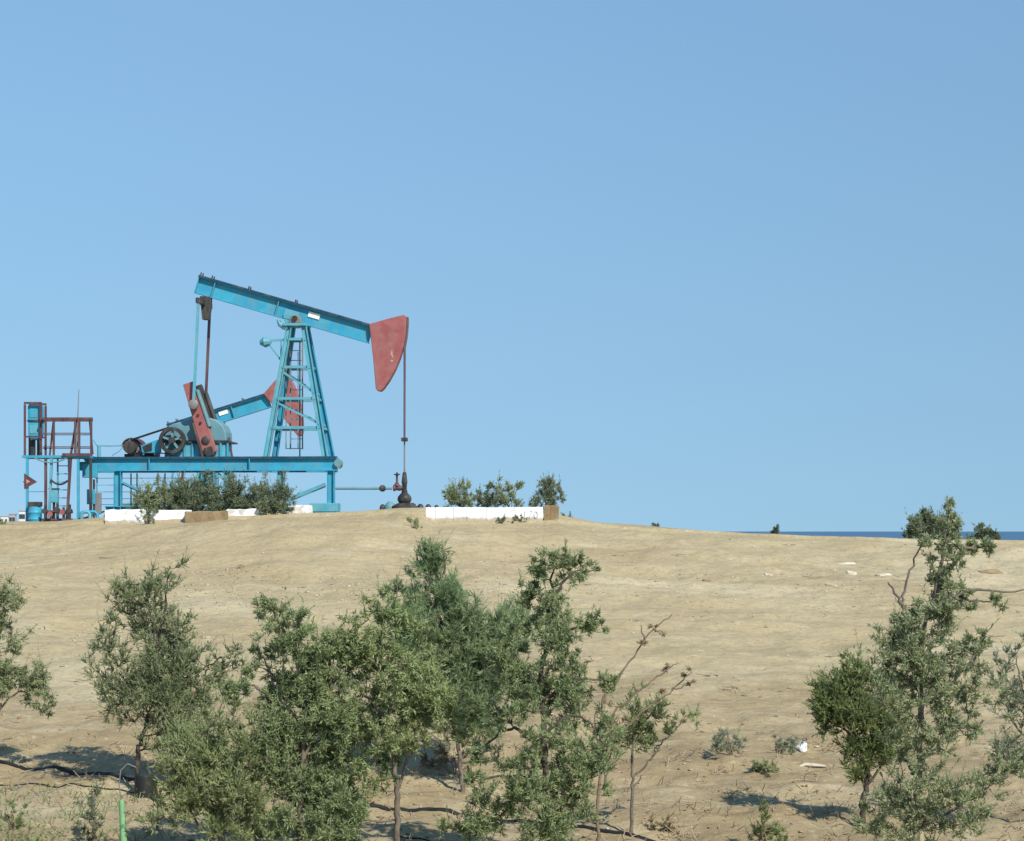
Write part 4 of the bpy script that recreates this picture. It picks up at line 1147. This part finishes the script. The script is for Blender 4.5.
# small plants near the trees
def weed(name, label, cat, base_px, blobs, mat, seed, group, dens=1.2, ll=.045, lw=.012, leaf='narrow', sprig=.12, stem=TW, per=22):
    bx, by = base_px
    top = min(q[1] for q in blobs)
    return make_tree(name, label, cat, base_px, [[(bx,by),(bx+1,(by+top)/2),(bx-1,top)]] + [[(bx,by),((bx+q[0])/2,(by+q[1])/2),(q[0],q[1])] for q in blobs[:3]],
                     blobs, leaf, (mat, stem), group, dens, 0.012, leaf_len=ll, leaf_w=lw, sprig=sprig, per=per, seed=seed)
GW = 'small weeds on the sand'
weed('seedling', 'dark upright seedling left of the pale green stake', 'seedling', (94,846), [(94,805,9,12),(92,822,12,12),(95,838,14,8)], LF['dark'], 31, 'seedlings at the lower left', .8)
weed('seedling', 'low seedling in the bottom left corner', 'seedling', (12,850), [(14,812,8,12),(12,832,18,12),(30,838,12,8)], LF['olive'], 32, 'seedlings at the lower left', .9)
weed('weed', 'largest grey-green weed clump on open sand, left of the white litter', 'weed', (730,755), [(728,738,14,10),(734,748,16,8),(720,745,9,7)], LF['pale'], 33, GW, 1.0)
weed('weed', 'low grey weed beside the white litter', 'weed', (776,753), [(776,747,16,6),(790,746,12,6)], LF['pale'], 34, GW, 1.0)
weed('weed', 'low dark weed just below the grey one by the litter', 'weed', (768,772), [(768,767,14,5),(758,769,8,3)], LF['olive'], 35, GW, 1.0)
weed('weed', 'bright green weed at the bottom edge right of the middle', 'weed', (764,848), [(762,832,22,9),(764,815,8,8,.7),(780,838,12,6)], LF['bright'], 36, GW, 1.0)
weed('weed', 'dry grey-brown weed at the foot of the thin sapling', 'weed', (664,832), [(664,824,14,6),(650,830,12,5)], LF['brown'], 37, GW, .8)
weed('dry_weed', 'pinkish dry weed between feathery tree and tall open tree', 'weed', (455,775), [(450,757,20,8),(438,764,14,8)], LF['brown'], 38, GW, 1.0)
weed('dry_weed', 'pale dry weed left of the forked trunk', 'weed', (366,800), [(365,780,12,14),(372,792,8,8)], LF['brown'], 39, GW, .6)
weed('dry_weed', 'tall leafless dry weed below the left end of the white wall', 'weed', (431,572), [(428,555,10,12,.4),(432,545,7,8,.3)], LF['brown'], 40, GW, .6)
weed('weed', 'small brown-green tuft below the wellhead', 'weed', (414,527), [(410,522,5,3),(417,525,5,3)], LF['olive'], 41, GW, 1.0, per=14)
weed('weed', 'low dark tuft against the foot of the white wall', 'weed', (500,523), [(499,520.5,8,2.5),(520,520,10,2.5)], LF['dark'], 42, GW, 1.0, per=14)

# shrubs on the mound
def shrub_at(label, px, pyb, d, blobs, mat, seed, group, dens=1.0, stem=BK, name='mound_shrub', **kw):
    bz = float(terrain(X(px, d), d))
    bpt = (X(px, d), d, bz)
    pyb = HOR - (bz-EYE)*F/d
    tr = [[(px,pyb),(px,(pyb+blobs[0][1])/2),(blobs[0][0],blobs[0][1])]] + [[(px,pyb),((px+q[0])/2,(pyb+q[1])/2+2),(q[0],q[1])] for q in blobs[1:5]]
    return make_tree(name, label, 'shrub', (px,pyb), tr, blobs, 'narrow', (mat, stem), group, dens, 0.025, base=bpt, seed=seed, **kw)
GM = 'shrubs along the front of the pump base'
kw = dict(leaf_len=.085, leaf_w=.022, sprig=.3, per=16, squash=1.2, wisp=.6)
kb = dict(leaf_len=.085, leaf_w=.022, sprig=.3, per=16, squash=1.2, wisp=.5, tuft=3)
shrub_at('grey-green shrub at the tail end of the pump base, leftmost of three', 152, 513, 59.2, [(150,500,13,10),(160,493,11,9),(143,506,10,7),(155,507,18,7),(168,500,10,11)], LF['grey'], 51, GM, .8, **kb)
shrub_at('dark shrub below the crank, middle of three by the pump base', 190, 513, 59.3, [(188,493,16,14),(204,489,9,13),(178,490,8,11),(195,505,22,8),(212,497,8,12),(220,505,9,7)], LF['dark'], 52, GM, .85, **kb)
shrub_at('wide dark shrub below the samson post, rightmost of three by the base', 255, 513, 59.2, [(245,499,18,12),(265,496,16,13),(232,492,10,11),(280,501,12,10),(258,508,30,7),(284,494,6,9),(226,502,8,8)], LF['dark'], 53, GM, .85, **kb)
shrub_at('trailing dark plant hanging over the gap between the two leftmost white blocks', 148, 522, 57.4, [(148,515,6,7),(155,511,6,3)], LF['dark'], 54, GM, .4, leaf_len=.07, leaf_w=.02, sprig=.14, per=16)
shrub_at('dark shrub spilling beside the small white block at the pump foot', 272, 516, 57.9, [(270,510,16,6),(282,508,8,6),(258,511,10,5)], LF['dark'], 55, GM, 1.0, leaf_len=.08, leaf_w=.024, sprig=.18, per=20)
GR = 'shrubs behind the long white wall'
shrub_at('leftmost shrub behind the long white wall', 460, 508, 59.4, [(459,498,12,10),(465,487,6,5),(453,494,6,8),(468,497,6,8),(460,504,14,4)], LF['grey'], 56, GR, .6, **kw)
shrub_at('small thin shrub behind the white wall, second from the left', 482, 508, 59.5, [(482,500,7,8),(491,489,4,6),(490,498,5,8,.8),(486,504.5,9,3)], LF['dark'], 57, GR, .6, **kw)
shrub_at('third shrub behind the white wall, with one tall single sprig', 508, 508, 59.4, [(507,498,10,8),(510,490,5,6),(518,485,3,4),(500,502,8,6),(512,504,12,4)], LF['grey'], 58, GR, .6, **kw)
shrub_at('tallest shrub behind the right end of the white wall', 546, 509, 59.0, [(546,496,11,10),(553,487,7,6),(540,502,9,6),(560,494,4,6),(549,486,6,5),(546,505,10,4)], LF['dark'], 59, GR, .7, **kw)
shrub_at('tiny dark bush right of the broken stone', 569, 519, 59.0, [(568,517,6,3)], LF['dark'], 60, GR, .8, leaf_len=.06, leaf_w=.018, sprig=.12, per=14)
GF = 'distant bushes on the skyline to the right'
kf = dict(leaf_len=.11, leaf_w=.034, sprig=.3, per=26)
shrub_at('dark bush on the skyline directly behind the tip of the right tree', 922, 540, 70, [(921,527,9,12),(929,518,6,9),(915,530,8,8),(938,525,14,13),(910,534,6,4)], LF['dark'], 61, GF, 1.0, **kf)
shrub_at('low dark bush on the skyline right of the tallest right tree', 986, 541, 70, [(985,533,7,5),(994,536,8,3),(977,537,8,2.5)], LF['dark'], 62, GF, 1.0, **kf)
shrub_at('tiny bush alone on the skyline where the sea begins', 775, 536, 75, [(776,529,3.5,2.5),(774,533,2,3)], LF['dark'], 63, GF, .8, leaf_len=.09, leaf_w=.03, sprig=.16, per=14)
shrub_at('smallest tuft on the skyline right of the mound', 656, 528, 60, [(656,525.5,4,1.8)], LF['dark'], 64, GF, .8, leaf_len=.06, leaf_w=.02, sprig=.1, per=10)
shrub_at('low grey bush at the left edge below the platform drum', 2, 527, 58.2, [(3,525,10,2.5),(-8,524,8,3)], LF['pale'], 65, GM, 1.0, leaf_len=.06, leaf_w=.02, sprig=.12, per=14)

# ------------------------------------------------------------------ pipes, stake, litter, stones
def ground_line(pxs, lift):
    out_ = []
    for px, py in pxs:
        p = ground_px(px, py); p = p + np.array((0,0,lift)); out_.append(p)
    sp = smooth_line(out_, 10)
    sp[:,2] = terrain(sp[:,0], sp[:,1]) + lift
    return sp
M['black_pe'] = plain('black_polythene', (0.012,0.012,0.013), (0.03,0.028,0.026), 0.5, 5, 0.1)
o = MB().tube(ground_line([(-60,756),(0,763),(50,768),(100,774),(140,781),(200,790),(260,797),(310,803),(380,808),(450,813),(520,822),(600,832),(680,845)], 0.0), 0.042, 10).build('irrigation_pipe', M['black_pe'], smooth=True)
tag(o, 'thick black irrigation pipe lying across the ground behind the trees', 'pipe')
o = MB().tube(ground_line([(-40,787),(0,786),(40,785),(90,788),(130,794),(180,806),(260,822),(340,832),(420,840),(480,844)], 0.006), 0.014, 8).build('drip_hose', M['black_pe'], smooth=True)
tag(o, 'thin black drip hose running in front of the thick irrigation pipe', 'hose')
M['stake'] = plain('pale_green_plastic', (0.16,0.36,0.16), (0.25,0.46,0.24), 0.5, 6, 0.1)
b0 = ground_px(123, 848)
st = empty('plant_stake', tuple(b0))
tag(st, 'pale green plastic plant stake with a thin wire loop at lower left', 'stake')
zt = Z(800, b0[1]) - b0[2]
MB().rod((0.02,0,-0.15), (-0.02,0,zt), 0.05, 0.034, n=10).build('post', M['stake'], st, smooth=True)
MB().tube([(-0.02,0,zt-0.05), (-0.05,0,zt+0.2), (-0.03,0,zt+0.38), (0.06,0,zt+0.47), (0.16,0.02,zt+0.42)], 0.008, 6).build('wire_loop', M['steel'], st)
b0 = ground_px(140, 795)
tg = empty('tree_guard', tuple(b0 + np.array((0.08,-0.05,0))))
tag(tg, 'black collar around the foot of the tree with bare dark trunk', 'tree guard')
MB().lathe((0,0,-0.05),(0,0,1),[(0,0.16),(0.33,0.15),(0.36,0.14)],14).build('collar', M['black_pe'], tg, smooth=True)
b0 = ground_px(157, 830)
o = MB().rod((0,0,-0.1),(0.02,0,0.42),0.02,0.015,n=7).build('wooden_peg', M['bark'])
o.location = tuple(b0); tag(o, 'thin brown wooden peg stuck in the sand right of the green stake', 'peg')

M['litter'] = plain('white_plastic', (0.75,0.76,0.8), (0.85,0.86,0.88), 0.4, 10, 0.3)
def rock_mesh(name, sx_, sy_, sz_, mat, seed, sub=2):
    rng = np.random.default_rng(seed)
    import bmesh
    bm = bmesh.new(); bmesh.ops.create_icosphere(bm, subdivisions=sub, radius=1.0)
    ph = rng.random(9)*6
    for v in bm.verts:
        c_ = v.co
        k_ = 1 + .22*math.sin(3*c_.x+ph[0])*math.cos(2.5*c_.y+ph[1]) + .16*math.sin(5*c_.z+ph[2]+2*c_.x) + rng.normal(0,.05)
        v.co = Vector((c_.x*sx_*k_, c_.y*sy_*k_, c_.z*sz_*k_))
    me = bpy.data.meshes.new(name); bm.to_mesh(me); bm.free(); me.materials.append(mat)
    o_ = bpy.data.objects.new(name, me); col.objects.link(o_)
    return o_
def put(o_, px, py, sink=0.0, rz=0.0):
    p = ground_px(px, py); o_.location = (p[0], p[1], p[2]-sink); o_.rotation_euler = (0,0,rz); return o_
o = put(rock_mesh('crumpled_bag', .09,.08,.11, M['litter'], 5), 802, 752, -0.05); tag(o, 'crumpled white plastic bag lying on the sand by the dark shrub', 'litter')
p = ground_px(812, 768)
o = MB().tube([(-.2,0,0.02),(-.1,.03,.05),(.05,0,.04),(.22,-.03,.03)], [.02,.03,.028,.015], 7).build('bleached_stick', M['pale_stone'], smooth=True)
o.location = tuple(p); tag(o, 'bleached pale stick just below the white plastic bag', 'stick')
for i, (px, py, s3, lab) in enumerate([
    (847,564,(.26,.12,.06),'flat pale stone on the slope, upper one left of the tall right tree'),
    (850,574,(.15,.14,.13),'rounded pale stone just below the flat pale one'),
    (884,575,(.22,.12,.07),'pale stone at the end of the bare left branch of the right tree'),
    (990,572,(.35,.16,.09),'brown earthy lump on the slope right of the tall right tree'),
    (243,567,(.14,.10,.06),'small brown stone alone on the upper slope left of the middle'),
    (706,581,(.16,.1,.05),'brown flat stone on the open slope right of the middle'),
    (767,575,(.12,.1,.06),'small pale stone alone in the middle of the open slope')]):
    o = put(rock_mesh('stone', *s3, M['pale_stone'] if 'pale' in lab else M['brown_block'], 70+i), px, py, s3[2]*0.3, random.uniform(-.3,.3))
    tag(o, lab, 'stone', 'stones lying on the sandy slope')

# gravel, clods and dry litter: too many and too small to count
def scatter(name, label, cnt, region, size, mat, seed, flat=.6, clusters=None):
    rng = np.random.default_rng(seed)
    base = np.array([(1,0,0),(-1,0,0),(0,1,0),(0,-1,0),(0,0,1),(0,0,-.6)], float)
    fc = np.array([(0,2,4),(2,1,4),(1,3,4),(3,0,4),(2,0,5),(1,2,5),(3,1,5),(0,3,5)])
    px = rng.uniform(region[0], region[1], cnt); py = rng.uniform(region[2], region[3], cnt)
    if clusters:
        for i in range(cnt):
            if rng.random() < .75:
                c_ = clusters[rng.integers(len(clusters))]
                px[i] = rng.normal(c_[0], c_[2]); py[i] = rng.normal(c_[1], c_[3])
    # pixel row -> depth through a coarse table of the slope at each column
    ds = np.arange(20, 57.6, .15)
    pts = np.zeros((cnt,3))
    for i in range(cnt):
        tz = terrain(X(px[i], ds), ds); h_ = np.nonzero(Z(py[i], ds) <= tz)[0]
        d = ds[h_[0]] if len(h_) else 56.0
        pts[i] = (X(px[i], d), d, 0)
    pts[:,2] = terrain(pts[:,0], pts[:,1])
    s_ = size[0]*(size[1]/size[0])**(rng.random(cnt)**2.2)
    V = base[None]*(1+rng.normal(0,.25,(cnt,6,1)))*np.stack([s_*rng.uniform(.8,1.6,cnt), s_*rng.uniform(.7,1.1,cnt), s_*flat*rng.uniform(.6,1.2,cnt)],1)[:,None,:]
    a_ = rng.random(cnt)*6.28
    ca, sa = np.cos(a_)[:,None], np.sin(a_)[:,None]
    V = np.stack([V[:,:,0]*ca - V[:,:,1]*sa, V[:,:,0]*sa + V[:,:,1]*ca, V[:,:,2]], 2) + pts[:,None,:]
    Fq = (fc[None] + (np.arange(cnt)*6)[:,None,None]).reshape(-1,3)
    o_ = mesh_np(name, V.reshape(-1,3), Fq, mat)
    tag(o_, label, kind='stuff'); return o_
M['clod'] = plain('dry_earth_clod', (0.27,0.21,0.125), (0.42,0.345,0.225), 0.95, 3, 0.4)
M['pebble'] = plain('pale_pebble', (0.40,0.33,0.23), (0.58,0.51,0.40), 0.95, 3, 0.4)
CL = [(215,582,40,8),(365,588,30,8),(250,600,60,6),(900,590,60,12),(600,590,120,14),(760,600,120,20),(500,590,40,6),(120,640,60,10)]
scatter('clods', 'small earth clods strewn over the sandy slope', 2200, (-20,1044,540,845), (.012,.06), M['clod'], 80, .55, CL)
scatter('gravel', 'pale gravel strewn over the sandy slope', 2600, (-20,1044,545,845), (.010,.055), M['pebble'], 81, .5, CL)
scatter('soil_lumps', 'brown soil lumps on the flat among the trees', 1500, (-20,1044,690,870), (.012,.06), M['brown_block'], 82, .55)
# dry twigs and grass litter
def twig_litter(name, label, cnt, region, ln, mat, seed, rise=.15):
    rng = np.random.default_rng(seed)
    ds = np.arange(19, 57.6, .1)
    p0 = []; p1 = []
    for i in range(cnt):
        px = rng.uniform(region[0], region[1]); py = rng.uniform(region[2], region[3])
        tz = terrain(X(px, ds), ds); h_ = np.nonzero(Z(py, ds) <= tz)[0]
        d = ds[h_[0]] if len(h_) else 50.0
        x_ = X(px, d); z_ = float(terrain(x_, d))
        for k_ in range(rng.integers(2,7)):
            a_ = rng.random()*6.28; l_ = rng.uniform(*ln)
            s_ = np.array((x_+rng.normal(0,.1), d+rng.normal(0,.1), z_+.005))
            e_ = s_ + np.array((math.cos(a_), math.sin(a_), rng.uniform(0,rise)))*l_
            p0.append(s_); p1.append(e_)
    p0 = np.array(p0); p1 = np.array(p1)
    p1[:,2] = np.maximum(p1[:,2], terrain(p1[:,0], p1[:,1])+.004)
    V, Qd = segs_mesh(p0, p1, np.full(len(p0),.008), np.full(len(p0),.004), 4)
    o_ = mesh_np(name, V, Qd, mat); tag(o_, label, kind='stuff'); return o_
twig_litter('dry_twigs', 'dry twigs and stalks littering the flat sand', 80, (-20,1044,700,860), (.04,.15), TW, 90, .3)
twig_litter('dead_grass', 'dry dead grass stubble among the trees', 500, (-20,1044,740,860), (.05,.16), M['clod'], 91, 1.2)
twig_litter('low_stubble', 'greenish dry stubble on the ground at the lower left', 150, (-20,150,785,860), (.03,.09), LF['olive'], 93, 2.0)
twig_litter('slope_straws', 'sparse straws lying on the upper slope', 45, (-20,1044,545,690), (.06,.3), TW, 92, .08)

# ------------------------------------------------------------------ far town on the left horizon
M['render_white'] = plain('far_white_render', (0.55,0.55,0.55), (0.68,0.68,0.68), 0.9, .3, 0.0)
M['render_grey'] = plain('far_grey_render', (0.30,0.32,0.35), (0.38,0.40,0.43), 0.9, .3, 0.0)
M['glass'] = plain('far_window', (0.03,0.04,0.05), (0.06,0.07,0.08), 0.3, .5, 0.0)
for i, (px, pw, pyt, d, mt, lab) in enumerate([
    (-14,12,516,620,'render_grey','grey distant house partly beyond the left edge'),
    (4,8,516.5,700,'render_white','white distant house at the left edge of the horizon'),
    (12,6,514.5,640,'render_grey','narrow grey distant block left of the platform'),
    (22,6,511,560,'render_white','tallest white distant house just left of the platform drum')]):
    wd = pw/F*d; gz = float(terrain(X(px,d), d)); top = Z(pyt, d)
    ho = empty('distant_house', (X(px,d), d, gz)); tag(ho, lab, 'house', 'distant houses on the left horizon')
    MB().box(-wd/2, wd/2, 0, wd*1.1, -1, top-gz).build('wall', M[mt], ho)
    MB().box(-wd/2-.2, wd/2+.2, -.2, wd*1.1+.2, top-gz+.002, top-gz+.35).build('roof', M['render_grey'], ho)
    for k_ in (-.25, .25):
        MB().box(k_*wd-.4, k_*wd+.4, -.06, -.01, top-gz-2.2, top-gz-.9).build('window', M['glass'], ho)
